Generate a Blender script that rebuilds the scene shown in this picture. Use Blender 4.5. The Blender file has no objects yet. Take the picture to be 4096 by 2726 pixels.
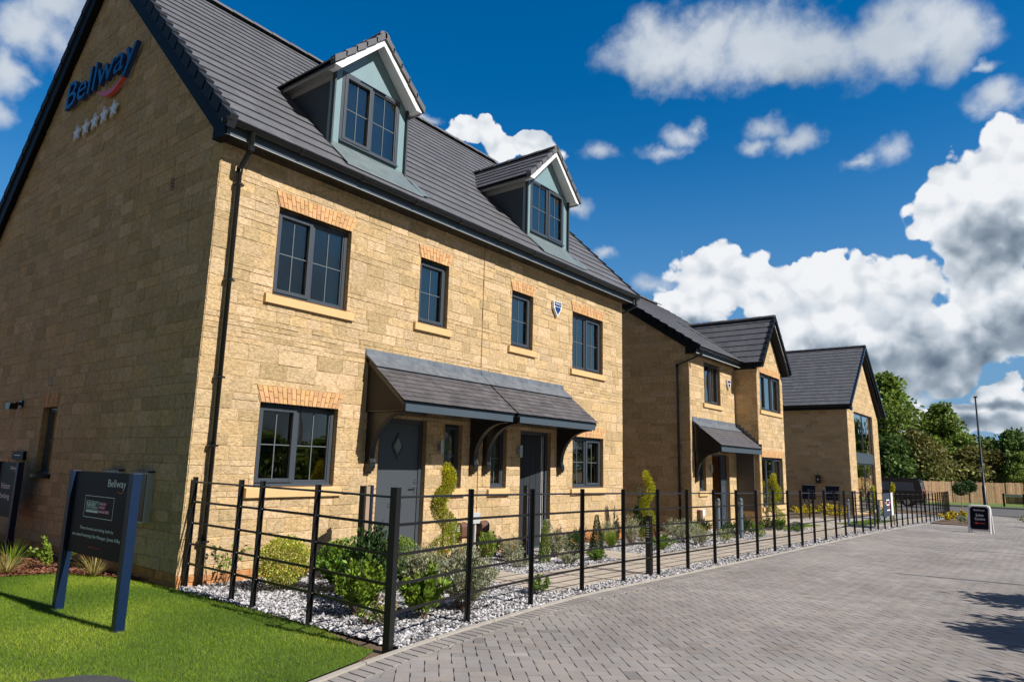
import bpy, math, random
import numpy as np
from mathutils import Vector, Matrix

random.seed(7); rng = np.random.default_rng(7)
SC = bpy.context.scene
COL = SC.collection
R_ = math.radians

# ------------------------------------------------------------------ camera
CAM = np.array([-4.1737, -8.0213, 1.48])
def _rm(a, b, c):
    fwd = np.array([math.cos(a)*math.cos(b), math.sin(a)*math.cos(b), math.sin(b)])
    right = np.array([math.sin(a), -math.cos(a), 0.0]); up = np.cross(right, fwd)
    r = math.cos(c)*right + math.sin(c)*up; u = -math.sin(c)*right + math.cos(c)*up
    return r, u, fwd
_r, _u, _f = _rm(0.66104, 0.178235, 0.024351)
cd = bpy.data.cameras.new('camera'); cam = bpy.data.objects.new('camera', cd); COL.objects.link(cam)
cd.sensor_width = 36.0; cd.lens = 24.09; cd.clip_start = 0.05; cd.clip_end = 3000
cam.matrix_world = Matrix(((_r[0], _u[0], -_f[0], CAM[0]), (_r[1], _u[1], -_f[1], CAM[1]), (_r[2], _u[2], -_f[2], CAM[2]), (0, 0, 0, 1)))
SC.camera = cam
SC.view_settings.view_transform = 'Standard'; SC.view_settings.look = 'None'
SC.view_settings.exposure = 0.40; SC.view_settings.gamma = 1.0
SC.cycles.use_denoising = True
SC.cycles.max_bounces = 6; SC.cycles.transparent_max_bounces = 12
SC.cycles.sample_clamp_indirect = 8

# ------------------------------------------------------------------ sun
SUN_TRAVEL = Vector((-0.10, 1.0, -0.885)).normalized()
sl = bpy.data.lights.new('sun', 'SUN'); so = bpy.data.objects.new('sun', sl); COL.objects.link(so)
sl.energy = 5.0; sl.angle = R_(0.5); sl.color = (1.0, 0.94, 0.84)
so.rotation_euler = SUN_TRAVEL.to_track_quat('-Z', 'Y').to_euler(); so.location = (0, -20, 30)
SUN_EL = math.asin(-SUN_TRAVEL.z); SUN_AZ = math.atan2(-SUN_TRAVEL.y, -SUN_TRAVEL.x)

# ------------------------------------------------------------------ sky with clouds
SKY_STR = 0.095
def ray_az_el(vx, vy):
    px, py = vx*1.73854, vy*1.73854
    d = (px-2048)/2740.98*_r - (py-1363)/2740.98*_u + _f
    d /= np.linalg.norm(d)
    return math.degrees(math.atan2(d[1], d[0])), math.degrees(math.asin(d[2]))
def sky_world():
    w = bpy.data.worlds.new('World'); SC.world = w; w.use_nodes = True
    nt = w.node_tree; nt.nodes.clear(); N = nt.nodes.new; L = nt.links.new
    def nm(op, a, b=None, c=None, clamp=False):
        n = N('ShaderNodeMath'); n.operation = op; n.use_clamp = clamp
        for i, v in enumerate((a, b, c)):
            if v is None: continue
            if isinstance(v, (int, float)): n.inputs[i].default_value = v
            else: L(v, n.inputs[i])
        return n.outputs[0]
    def vm(op, a, b=None):
        n = N('ShaderNodeVectorMath'); n.operation = op
        for i, v in enumerate((a, b)):
            if v is None: continue
            if isinstance(v, (tuple, list)): n.inputs[i].default_value = v
            else: L(v, n.inputs[i])
        return n.outputs['Value'] if op == 'LENGTH' else n.outputs[0]
    def noise(vec, scale, detail, rough=0.55, out='Fac', dist=0.0):
        n = N('ShaderNodeTexNoise'); n.inputs['Scale'].default_value = scale; n.inputs['Detail'].default_value = detail
        n.inputs['Roughness'].default_value = rough; n.inputs['Distortion'].default_value = dist; L(vec, n.inputs['Vector'])
        return n.outputs[out]
    def smooth(x, a, b, lo=0.0, hi=1.0):
        n = N('ShaderNodeMapRange'); n.interpolation_type = 'SMOOTHSTEP'; L(x, n.inputs[0])
        for i, v in enumerate((a, b, lo, hi)): n.inputs[i+1].default_value = v
        return n.outputs[0]
    tc = N('ShaderNodeTexCoord'); D = vm('NORMALIZE', tc.outputs['Generated'])
    sx = N('ShaderNodeSeparateXYZ'); L(D, sx.inputs[0])
    az = nm('MULTIPLY', nm('ARCTAN2', sx.outputs[1], sx.outputs[0]), 57.2958)
    el = nm('MULTIPLY', nm('ARCSINE', sx.outputs[2]), 57.2958)
    cb = N('ShaderNodeCombineXYZ'); L(az, cb.inputs[0]); L(el, cb.inputs[1]); V = cb.outputs[0]
    # warp
    w1 = vm('SUBTRACT', noise(D, 7.0, 3, out='Color'), (0.5, 0.5, 0.5)); w1 = vm('MULTIPLY', w1, (7.0, 6.0, 0))
    w2 = vm('SUBTRACT', noise(D, 28.0, 4, out='Color'), (0.5, 0.5, 0.5)); w2 = vm('MULTIPLY', w2, (2.2, 2.2, 0))
    VW = vm('ADD', vm('ADD', V, w1), w2)
    # billows: smooth cells give the cauliflower tops
    def billow(vec, sc):
        v = N('ShaderNodeTexVoronoi'); v.feature = 'F1'; v.inputs['Scale'].default_value = sc; L(vec, v.inputs['Vector']); return v.outputs['Distance']
    nz = vm('ADD', D, vm('MULTIPLY', vm('SUBTRACT', noise(D, 22.0, 3, out='Color'), (0.5, 0.5, 0.5)), (0.035, 0.035, 0.035)))
    bill = nm('ADD', nm('MULTIPLY', billow(nz, 16.0), 0.62), nm('MULTIPLY', billow(nz, 41.0), 0.38))
    off = vm('ADD', nz, (0.012, -0.004, 0.016))
    bill2 = nm('ADD', nm('MULTIPLY', billow(off, 16.0), 0.62), nm('MULTIPLY', billow(off, 41.0), 0.38))
    relief = nm('SUBTRACT', bill2, bill)          # lit from the sun's side
    fine = noise(D, 60.0, 5)
    def field(blobs, vec):
        acc = None
        for b in blobs:
            a, e = b[0], b[1]; ra, re = b[2], b[3]
            d = vm('LENGTH', vm('MULTIPLY', vm('SUBTRACT', vec, (a, e, 0)), (1/ra, 1/re, 0)))
            v = nm('SUBTRACT', 1.0, d)
            if acc is None: acc = v
            else: acc = nm('SMOOTH_MAX', acc, v, 0.18)
        return acc
    S = 0.0364  # degrees per photo-view pixel near the centre
    def B(*ls): 
        out = []
        for (x, y, rx, ry) in ls:
            a, e = ray_az_el(x, y)
            ax, ex = ray_az_el(x+rx, y); ay, ey = ray_az_el(x, y-ry)
            out.append((a, e, max(0.4, math.hypot((ax-a), ex-e)), max(0.4, abs(ey-e))))
        return out
    crisp = B((1640, 655, 130, 105), (1760, 660, 130, 100), (1860, 625, 95, 70), (1945, 640, 100, 75), (2050, 660, 140, 110),
              (1900, 740, 330, 120), (2180, 770, 200, 130), (1590, 700, 80, 80), (1750, 830, 300, 100), (2040, 850, 260, 110),
              (2190, 450, 150, 120), (2310, 420, 130, 150), (2280, 580, 190, 150), (2330, 700, 110, 120), (2335, 915, 80, 60), (2225, 960, 120, 38), (2350, 980, 130, 50), (2130, 985, 160, 36), (2280, 1000, 220, 34), (1200, 345, 130, 65), (1110, 300, 80, 42))
    soft = B((1490, 130, 125, 85), (1610, 110, 150, 95), (1760, 120, 180, 105), (1900, 95, 190, 100), (2060, 70, 190, 115),
             (2170, 95, 100, 100), (1860, 150, 240, 60), (2290, 250, 90, 55), (60, 70, 130, 85), (10, 160, 60, 90), (140, 40, 110, 55))
    small = B((1572, 312, 60, 34), (1528, 350, 70, 22), (1605, 292, 34, 28), (1765, 292, 62, 42), (1825, 325, 82, 38), (1745, 335, 50, 24), (2050, 348, 62, 44), (1985, 372, 70, 20),
              (975, 275, 45, 14), (0, 260, 55, 40), (1330, 480, 34, 30), (1390, 578, 40, 16), (1500, 655, 70, 34), (2110, 925, 80, 22), (1380, 350, 60, 26), (2260, 150, 40, 16))
    dark = B((1950, 860, 360, 90), (2290, 560, 150, 110), (2180, 840, 190, 110), (1650, 790, 140, 60), (2320, 760, 120, 90),
             (1500, 180, 100, 40), (1860, 190, 260, 45), (2150, 140, 90, 50), (2300, 940, 150, 26), (2200, 1000, 260, 40), (1800, 900, 500, 70))
    f1 = field(crisp, VW); f2 = field(soft, VW); f3 = field(small, vm('ADD', V, vm('MULTIPLY', w2, (1.1, .8, 0))))
    d1 = nm('ADD', f1, nm('MULTIPLY', nm('SUBTRACT', 0.42, bill), 0.75))
    a1 = smooth(d1, 0.06, 0.17)
    d2 = nm('ADD', f2, nm('MULTIPLY', nm('SUBTRACT', noise(D, 11.0, 7, 0.62), 0.5), 1.5))
    d2 = nm('ADD', d2, nm('MULTIPLY', nm('SUBTRACT', fine, 0.5), 0.22))
    a2 = smooth(d2, -0.08, 0.85)
    d3 = nm('ADD', f3, nm('MULTIPLY', nm('SUBTRACT', noise(D, 30.0, 6, 0.6), 0.5), 1.3)); a3 = nm('MULTIPLY', smooth(d3, -0.05, 1.15), 0.9)
    a2 = nm('MAXIMUM', a2, a3)
    dk = smooth(nm('ADD', field(dark, VW), nm('MULTIPLY', nm('SUBTRACT', noise(D, 8.0, 4), 0.5), 0.8)), -0.3, 0.8)
    br1 = nm('ADD', 0.90, nm('MULTIPLY', relief, 1.05))
    br1 = nm('ADD', br1, nm('MULTIPLY', nm('SUBTRACT', noise(D, 12.0, 6), 0.5), 0.28))
    br1 = nm('SUBTRACT', br1, nm('MULTIPLY', dk, 0.72), clamp=True)
    br2 = nm('SUBTRACT', nm('ADD', 0.70, nm('MULTIPLY', nm('SUBTRACT', noise(D, 7.0, 4), 0.5), 0.5)), nm('MULTIPLY', dk, 0.16), clamp=True)
    def cloudcol(b):
        r = N('ShaderNodeValToRGB'); cr = r.color_ramp
        cr.elements[0].position = 0.0; cr.elements[0].color = (0.13, 0.18, 0.25, 1)
        cr.elements[1].position = 1.0; cr.elements[1].color = (0.93, 0.95, 0.98, 1)
        e = cr.elements.new(0.35); e.color = (0.33, 0.40, 0.48, 1)
        e = cr.elements.new(0.7); e.color = (0.66, 0.72, 0.79, 1)
        L(b, r.inputs[0]); return r.outputs[0]
    sky = N('ShaderNodeTexSky'); sky.sky_type = 'NISHITA'; sky.sun_disc = False
    sky.sun_elevation = SUN_EL; sky.sun_rotation = math.pi/2 - SUN_AZ
    sky.air_density = 1.0; sky.dust_density = 0.3; sky.ozone_density = 3.5
    hs = N('ShaderNodeHueSaturation'); hs.inputs['Saturation'].default_value = 1.42; hs.inputs['Value'].default_value = 1.0; L(sky.outputs[0], hs.inputs['Color'])
    bg0 = N('ShaderNodeBackground'); L(hs.outputs[0], bg0.inputs[0]); bg0.inputs[1].default_value = SKY_STR
    def layer(base, alpha, col, s):
        b = N('ShaderNodeBackground'); L(col, b.inputs[0]); b.inputs[1].default_value = s
        m = N('ShaderNodeMixShader'); L(alpha, m.inputs[0]); L(base, m.inputs[1]); L(b.outputs[0], m.inputs[2]); return m.outputs[0]
    up = smooth(el, -0.5, 0.5)
    hz = N('ShaderNodeRGB'); hz.outputs[0].default_value = (0.17, 0.37, 0.66, 1)
    x0 = layer(bg0.outputs[0], nm('MULTIPLY', smooth(el, 27.0, 2.0), 0.80), hz.outputs[0], 0.62)
    x = layer(x0, nm('MULTIPLY', nm('MULTIPLY', a2, 0.93), up), cloudcol(br2), 0.72)
    x = layer(x, nm('MULTIPLY', a1, up), cloudcol(br1), 0.72)
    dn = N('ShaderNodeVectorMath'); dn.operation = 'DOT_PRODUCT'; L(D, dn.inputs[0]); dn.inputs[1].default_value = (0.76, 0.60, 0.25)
    ac = smooth(nm('ADD', nm('MULTIPLY', dn.outputs['Value'], -1.0), nm('MULTIPLY', nm('SUBTRACT', noise(D, 2.6, 6, 0.6), 0.5), 0.9)), -0.16, 0.22)  # unseen grey cloud cover added behind the view to neutralise blue ambient light
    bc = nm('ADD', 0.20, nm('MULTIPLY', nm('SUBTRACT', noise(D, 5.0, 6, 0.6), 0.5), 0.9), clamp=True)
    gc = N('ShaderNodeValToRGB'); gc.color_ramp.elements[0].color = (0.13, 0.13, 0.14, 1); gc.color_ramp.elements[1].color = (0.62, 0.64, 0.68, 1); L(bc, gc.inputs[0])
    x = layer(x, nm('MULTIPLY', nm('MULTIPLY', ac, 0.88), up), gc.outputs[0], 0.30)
    o = N('ShaderNodeOutputWorld'); L(x, o.inputs[0])
sky_world()

# ------------------------------------------------------------------ ground profile
GX = [-80, 0, 10, 20, 30, 42, 60, 110, 400]
GZ = [0.05, 0, -0.155, -0.32, -0.55, -0.67, -0.85, -1.0, -1.4]
def zg(x): return float(np.interp(x, GX, GZ))
def gp(px, py, zf='view'):
    """ground point seen at a photo pixel (full-size pixels), used only to read positions"""
    d = (px-2048)/2740.98*_r - (py-1363)/2740.98*_u + _f
    lo = CAM + d*(0.3/ -d[2]) if d[2] < 0 else CAM
    t0, t1 = 0.1, 400.0
    for _ in range(60):
        t = (t0+t1)/2; p = CAM + d*t
        if p[2] > zg(p[0]): t0 = t
        else: t1 = t
    p = CAM + d*t0
    return p[0], p[1]

# ------------------------------------------------------------------ mesh builder
def world_loc(o):
    L = Vector((0, 0, 0))
    while o is not None: L += o.location; o = o.parent
    return L
class MB:
    def __init__(s, fr=None):
        s.V = []; s.F = []; s.n = 0; s.fr = fr
    def tf(s, v):
        v = np.asarray(v, float).reshape(-1, 3)
        if s.fr is None: return v
        O, U, Nn, Z = s.fr
        return O + v[:, :1]*U + v[:, 1:2]*Nn + v[:, 2:3]*Z
    def add(s, verts, faces, mi=0, tint=(1, 1, 1)):
        v = s.tf(verts); s.V.append(v)
        for f in faces: s.F.append((np.array([f], np.int32) + s.n, np.array([mi]), np.array([tint], float)))
        s.n += len(v)
    def bulk(s, verts, faces, mi=0, tint=None):
        v = s.tf(verts); f = np.asarray(faces, np.int32)
        s.V.append(v); t = np.ones((len(f), 3)) if tint is None else np.asarray(tint, float)
        mi = np.full(len(f), mi) if np.isscalar(mi) else mi
        s.F.append((f + s.n, mi, t)); s.n += len(v)
    BF = np.array([(0, 3, 2, 1), (4, 5, 6, 7), (0, 1, 5, 4), (1, 2, 6, 5), (2, 3, 7, 6), (3, 0, 4, 7)])
    def box(s, a0, a1, b0, b1, c0, c1, mi=0, tint=(1, 1, 1)):
        v = [(a0, b0, c0), (a1, b0, c0), (a1, b1, c0), (a0, b1, c0), (a0, b0, c1), (a1, b0, c1), (a1, b1, c1), (a0, b1, c1)]
        s.bulk(v, s.BF, mi, [tint]*6)
    def prism(s, poly, n0, n1, mi=0, tint=(1, 1, 1), ax=1):
        """poly in the two other axes, extruded along axis ax from n0 to n1"""
        k = len(poly)
        def mk(p, n):
            q = list(p); q.insert(ax, n); return q
        v = [mk(p, n0) for p in poly] + [mk(p, n1) for p in poly]
        s.add(v, [tuple(range(k)), tuple(range(2*k-1, k-1, -1))] + [(i, (i+1) % k, k+(i+1) % k, k+i) for i in range(k)], mi, tint)
    def tube(s, path, r, n=10, mi=0, tint=(1, 1, 1), cap=True):
        path = [np.array(p, float) for p in path]; k = len(path)
        rs = [r]*k if np.isscalar(r) else r
        V = []; prev = None
        for i, p in enumerate(path):
            d = path[min(i+1, k-1)] - path[max(i-1, 0)]; d /= (np.linalg.norm(d)+1e-9)
            if prev is None:
                a = np.array([0, 0, 1.0]) if abs(d[2]) < .9 else np.array([1.0, 0, 0])
                x = np.cross(d, a)
            else: x = prev - d*np.dot(prev, d)
            x /= (np.linalg.norm(x)+1e-9); prev = x; y = np.cross(d, x)
            for j in range(n):
                t = 2*math.pi*j/n; V.append(p + rs[i]*(x*math.cos(t)+y*math.sin(t)))
        F = [(i*n+j, i*n+(j+1) % n, (i+1)*n+(j+1) % n, (i+1)*n+j) for i in range(k-1) for j in range(n)]
        s.bulk(V, F, mi, [tint]*len(F))
        if cap:
            s.F.append((np.array([[s.n-len(V)+j for j in range(n)]], np.int32), np.array([mi]), np.array([tint], float)))
            s.F.append((np.array([[s.n-n+j for j in range(n)]], np.int32), np.array([mi]), np.array([tint], float)))
    def build(s, name, mats, parent=None, smooth=False, label=None, cat=None, group=None, kind=None, bevel=0):
        me = bpy.data.meshes.new(name)
        V = np.concatenate(s.V) if s.V else np.zeros((0, 3))
        if parent is not None: V = V - np.array(world_loc(parent))
        me.vertices.add(len(V)); me.vertices.foreach_set('co', V.astype(np.float32).ravel())
        loops = np.concatenate([f.ravel() for f, m, t in s.F]); sizes = np.concatenate([np.full(len(f), f.shape[1]) for f, m, t in s.F])
        me.loops.add(len(loops)); me.loops.foreach_set('vertex_index', loops.astype(np.int32))
        me.polygons.add(len(sizes)); starts = np.concatenate(([0], np.cumsum(sizes)[:-1]))
        me.polygons.foreach_set('loop_start', starts.astype(np.int32))
        mi = np.concatenate([m for f, m, t in s.F]); me.polygons.foreach_set('material_index', mi.astype(np.int32))
        me.polygons.foreach_set('use_smooth', np.full(len(sizes), bool(smooth)))
        at = me.attributes.new('tint', 'FLOAT_COLOR', 'FACE')
        T = np.concatenate([t for f, m, t in s.F]); at.data.foreach_set('color', np.hstack([T, np.ones((len(T), 1))]).astype(np.float32).ravel())
        me.update(calc_edges=True); me.validate()
        for m in (mats if isinstance(mats, (list, tuple)) else [mats]): me.materials.append(m)
        o = bpy.data.objects.new(name, me); COL.objects.link(o)
        if parent is not None: o.parent = parent
        tag(o, label, cat, group, kind)
        if bevel:
            b = o.modifiers.new('bevel', 'BEVEL'); b.width = bevel; b.segments = 2; b.limit_method = 'ANGLE'
        return o
def tag(o, label=None, cat=None, group=None, kind=None):
    if label: o['label'] = label
    if cat: o['category'] = cat
    if group: o['group'] = group
    if kind: o['kind'] = kind
    return o
def thing(name, label, cat, loc=(0, 0, 0), group=None):
    o = bpy.data.objects.new(name, None); COL.objects.link(o); o.location = loc; o.empty_display_size = 0.2
    return tag(o, label, cat, group)
def A(*v): return np.array(v, float)
def frame(O, U, N): return (A(*O), A(*U), A(*N), A(0, 0, 1))

# ------------------------------------------------------------------ materials
def M(name, col, rough=0.6, var=0.0, vscale=3.0, bump=0.0, bscale=40.0, metal=0.0, tint=False, detail=5, col2=None, spec=0.5, bdist=0.02, trans=0.0, coat=0.0, speck=None):
    m = bpy.data.materials.new(name); m.use_nodes = True; nt = m.node_tree; N = nt.nodes.new; L = nt.links.new
    b = nt.nodes['Principled BSDF']; b.inputs['Roughness'].default_value = rough; b.inputs['Metallic'].default_value = metal
    b.inputs['Specular IOR Level'].default_value = spec
    if coat: b.inputs['Coat Weight'].default_value = coat; b.inputs['Coat Roughness'].default_value = 0.05
    tc = N('ShaderNodeTexCoord'); out = None
    rgb = N('ShaderNodeRGB'); rgb.outputs[0].default_value = (*col, 1); out = rgb.outputs[0]
    def mix(kind, f, a, bb):
        x = N('ShaderNodeMix'); x.data_type = 'RGBA'; x.blend_type = kind
        if isinstance(f, (int, float)): x.inputs[0].default_value = f
        else: L(f, x.inputs[0])
        for i, v in ((6, a), (7, bb)):
            if isinstance(v, tuple): x.inputs[i].default_value = (*v, 1)
            else: L(v, x.inputs[i])
        return x.outputs[2]
    if var or col2:
        n = N('ShaderNodeTexNoise'); n.inputs['Scale'].default_value = vscale; n.inputs['Detail'].default_value = detail; n.inputs['Roughness'].default_value = 0.62
        L(tc.outputs['Object'], n.inputs['Vector'])
        mr = N('ShaderNodeMapRange'); L(n.outputs['Fac'], mr.inputs[0]); mr.inputs[1].default_value = 0.3; mr.inputs[2].default_value = 0.7
        if col2: out = mix('MIX', mr.outputs[0], out, col2)
        else:
            mr.inputs[3].default_value = 1-var; mr.inputs[4].default_value = 1+var
            cc = N('ShaderNodeCombineColor'); 
            for i in range(3): L(mr.outputs[0], cc.inputs[i])
            out = mix('MULTIPLY', 1.0, out, cc.outputs[0])
    if speck:
        n2 = N('ShaderNodeTexNoise'); n2.inputs['Scale'].default_value = speck[0]; n2.inputs['Detail'].default_value = 3; L(tc.outputs['Object'], n2.inputs['Vector'])
        r2 = N('ShaderNodeMapRange'); L(n2.outputs['Fac'], r2.inputs[0]); r2.inputs[1].default_value = speck[1]; r2.inputs[2].default_value = speck[2]
        out = mix('MIX', r2.outputs[0], out, tuple(speck[3]))
    if tint:
        a = N('ShaderNodeAttribute'); a.attribute_name = 'tint'; out = mix('MULTIPLY', 1.0, out, a.outputs['Color'])
    L(out, b.inputs['Base Color'])
    if bump:
        n = N('ShaderNodeTexNoise'); n.inputs['Scale'].default_value = bscale; n.inputs['Detail'].default_value = 6; n.inputs['Roughness'].default_value = 0.65
        L(tc.outputs['Object'], n.inputs['Vector'])
        bp = N('ShaderNodeBump'); bp.inputs['Strength'].default_value = bump; bp.inputs['Distance'].default_value = bdist
        L(n.outputs['Fac'], bp.inputs['Height']); L(bp.outputs[0], b.inputs['Normal'])
    if trans:
        t = N('ShaderNodeBsdfTranslucent'); L(out, t.inputs[0]); ms = N('ShaderNodeMixShader'); ms.inputs[0].default_value = trans
        L(b.outputs[0], ms.inputs[1]); L(t.outputs[0], ms.inputs[2]); L(ms.outputs[0], nt.nodes['Material Output'].inputs[0])
    return m
def glass(name, tintc=(0.60, 0.67, 0.70), refl=3.4, bump=0.015):
    m = bpy.data.materials.new(name); m.use_nodes = True; nt = m.node_tree; N = nt.nodes.new; L = nt.links.new
    nt.nodes.remove(nt.nodes['Principled BSDF'])
    tr = N('ShaderNodeBsdfTransparent'); tr.inputs[0].default_value = (*tintc, 1)
    gl = N('ShaderNodeBsdfGlossy'); gl.inputs['Roughness'].default_value = 0.015; gl.inputs[0].default_value = (1.0, 0.90, 0.78, 1)
    fr = N('ShaderNodeFresnel'); fr.inputs[0].default_value = 1.52
    mu = N('ShaderNodeMath'); mu.operation = 'MULTIPLY'; mu.inputs[1].default_value = refl; mu.use_clamp = True; L(fr.outputs[0], mu.inputs[0])
    tc = N('ShaderNodeTexCoord'); n = N('ShaderNodeTexNoise'); n.inputs['Scale'].default_value = 1.6; n.inputs['Detail'].default_value = 1; L(tc.outputs['Object'], n.inputs['Vector'])
    bp = N('ShaderNodeBump'); bp.inputs['Strength'].default_value = bump; bp.inputs['Distance'].default_value = 0.5; L(n.outputs['Fac'], bp.inputs['Height'])
    L(bp.outputs[0], gl.inputs['Normal'])
    ms = N('ShaderNodeMixShader'); L(mu.outputs[0], ms.inputs[0]); L(tr.outputs[0], ms.inputs[1]); L(gl.outputs[0], ms.inputs[2])
    L(ms.outputs[0], nt.nodes['Material Output'].inputs[0]); return m
m_stone = M('buff_stone', (0.555, 0.405, 0.235), 0.92, var=0.24, vscale=16, bump=1.0, bscale=26, bdist=0.024, tint=True, spec=0.15, detail=8, speck=(30, 0.56, 0.74, (0.36, 0.26, 0.14)))
m_mortar = M('buff_mortar', (0.58, 0.42, 0.25), 0.95, var=0.2, vscale=8, bump=0.6, bscale=60, spec=0.1)
m_sill = M('cast_stone', (0.62, 0.43, 0.215), 0.75, var=0.05, vscale=5, bump=0.15, bscale=200, spec=0.2)
m_brick = M('arch_brick', (0.62, 0.375, 0.19), 0.85, var=0.12, vscale=14, bump=0.5, bscale=90, tint=True, spec=0.15)
m_redbrick = M('plinth_brick', (0.50, 0.24, 0.10), 0.85, var=0.2, vscale=10, bump=0.5, bscale=70, tint=True, spec=0.15)
m_frame = M('anthracite_upvc', (0.046, 0.058, 0.075), 0.42, var=0.05, vscale=3, spec=0.5)
m_black = M('black_plastic', (0.012, 0.013, 0.015), 0.22, spec=0.5)
m_eaves = M('eaves_trim', (.30, .29, .27), .5)
m_verge = M('verge_trim', (0.024, 0.028, 0.036), 0.65, spec=0.2)
m_fascia = M('fascia_grey', (0.058, 0.078, 0.100), 0.42, var=0.05, vscale=2)
m_tile = M('roof_tile', (0.108, 0.110, 0.125), 0.62, var=0.16, vscale=6, bump=0.35, bscale=120, tint=True, spec=0.4, speck=(45, 0.66, 0.78, (0.16, 0.155, 0.15)))
m_slate = M('porch_slate', (0.085, 0.080, 0.088), 0.6, var=0.2, vscale=9, bump=0.4, bscale=90, tint=True, spec=0.4, speck=(55, 0.68, 0.8, (0.2, 0.19, 0.18)))
m_barge = M('barge_paint', (0.010, 0.012, 0.016), 0.6, spec=0.15)
m_lead = M('lead', (0.075, 0.09, 0.115), 0.55, var=0.22, vscale=7, bump=0.3, bscale=8, spec=0.4, col2=(0.16, 0.18, 0.21))
m_dormer = M('dormer_grp', (0.175, 0.275, 0.315), 0.5, var=0.06, vscale=3, bump=0.1, bscale=30)
m_apron = M('apron_grp', (0.12, 0.155, 0.168), 0.55, var=0.18, vscale=5)
m_cheek = M('dormer_cheek', (0.035, 0.05, 0.06), 0.6, var=0.1, vscale=3)
m_white = M('white_upvc', (0.80, 0.80, 0.80), 0.35)
m_glass = glass('window_glass')
m_glass_d = glass('door_glass', (0.4, 0.45, 0.46), 3.0)
m_bar = M('glazing_bar', (0.12, 0.14, 0.155), 0.4)
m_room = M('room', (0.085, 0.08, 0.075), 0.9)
m_curtain = M('curtain', (0.42, 0.44, 0.46), 0.9, var=0.1, vscale=20)
m_net = M('net_fabric', (0.62, 0.66, 0.70), 0.9, trans=0.3)
m_blind = M('blind_slat', (0.62, 0.64, 0.66), 0.6)
m_door = M('door_grey', (0.060, 0.070, 0.084), 0.38, bump=0.05, bscale=200)
m_steel = M('steel', (0.62, 0.62, 0.62), 0.25, metal=1.0)
m_navy = M('navy_paint', (0.0015, 0.014, 0.048), 0.42, var=0.08, vscale=4, spec=0.4)
m_board = M('sign_board', (0.003, 0.005, 0.016), 0.45, spec=0.12)
m_wt = M('white_print', (0.88, 0.90, 0.93), 0.6)
m_pink = M('magenta_print', (0.5, 0.03, 0.13), 0.6)
m_red = M('red_print', (0.75, 0.07, 0.03), 0.5)
m_teal = M('teal_print', (0.05, 0.13, 0.17), 0.6)
m_logo_blue = M('logo_blue', (0.012, 0.04, 0.16), 0.3)
m_logo_grey = M('logo_grey', (0.80, 0.84, 0.90), 0.4)
m_logo_red = M('logo_red', (0.75, 0.10, 0.07), 0.4)
m_railing = M('black_steel', (0.008, 0.008, 0.009), 0.36, bump=0.1, bscale=120, spec=0.5)
m_tan = M('tan_board', (0.36, 0.25, 0.17), 0.7, var=0.1)
m_grey_box = M('grey_plastic', (0.44, 0.47, 0.50), 0.45)
m_brown_box = M('brown_plastic', (0.125, 0.062, 0.045), 0.5)
m_bark = M('bark', (0.10, 0.075, 0.05), 0.9, var=0.3, vscale=8, bump=0.7, bscale=20)
m_terra = M('terracotta', (0.50, 0.14, 0.07), 0.6)
m_oak = M('warm_wood', (0.38, 0.20, 0.06), 0.5, var=0.2, vscale=6)

# ------------------------------------------------------------------ stone coursing
def clip_poly(poly, a, b, c):
    """keep a*u+b*z<=c"""
    out = []; k = len(poly)
    for i in range(k):
        p, q = poly[i], poly[(i+1) % k]; dp = a*p[0]+b*p[1]-c; dq = a*q[0]+b*q[1]-c
        if dp <= 0: out.append(p)
        if dp*dq < 0:
            t = dp/(dp-dq); out.append((p[0]+(q[0]-p[0])*t, p[1]+(q[1]-p[1])*t))
    return out
def cut_rects(rects, h):
    out = []; a0, a1, b0, b1 = h
    for (x0, x1, z0, z1) in rects:
        if x1 <= a0 or x0 >= a1 or z1 <= b0 or z0 >= b1: out.append((x0, x1, z0, z1)); continue
        if z0 < b0: out.append((x0, x1, z0, b0))
        if z1 > b1: out.append((x0, x1, b1, z1))
        y0, y1 = max(z0, b0), min(z1, b1)
        if x0 < a0: out.append((x0, a0, y0, y1))
        if x1 > a1: out.append((a1, x1, y0, y1))
    return out
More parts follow.
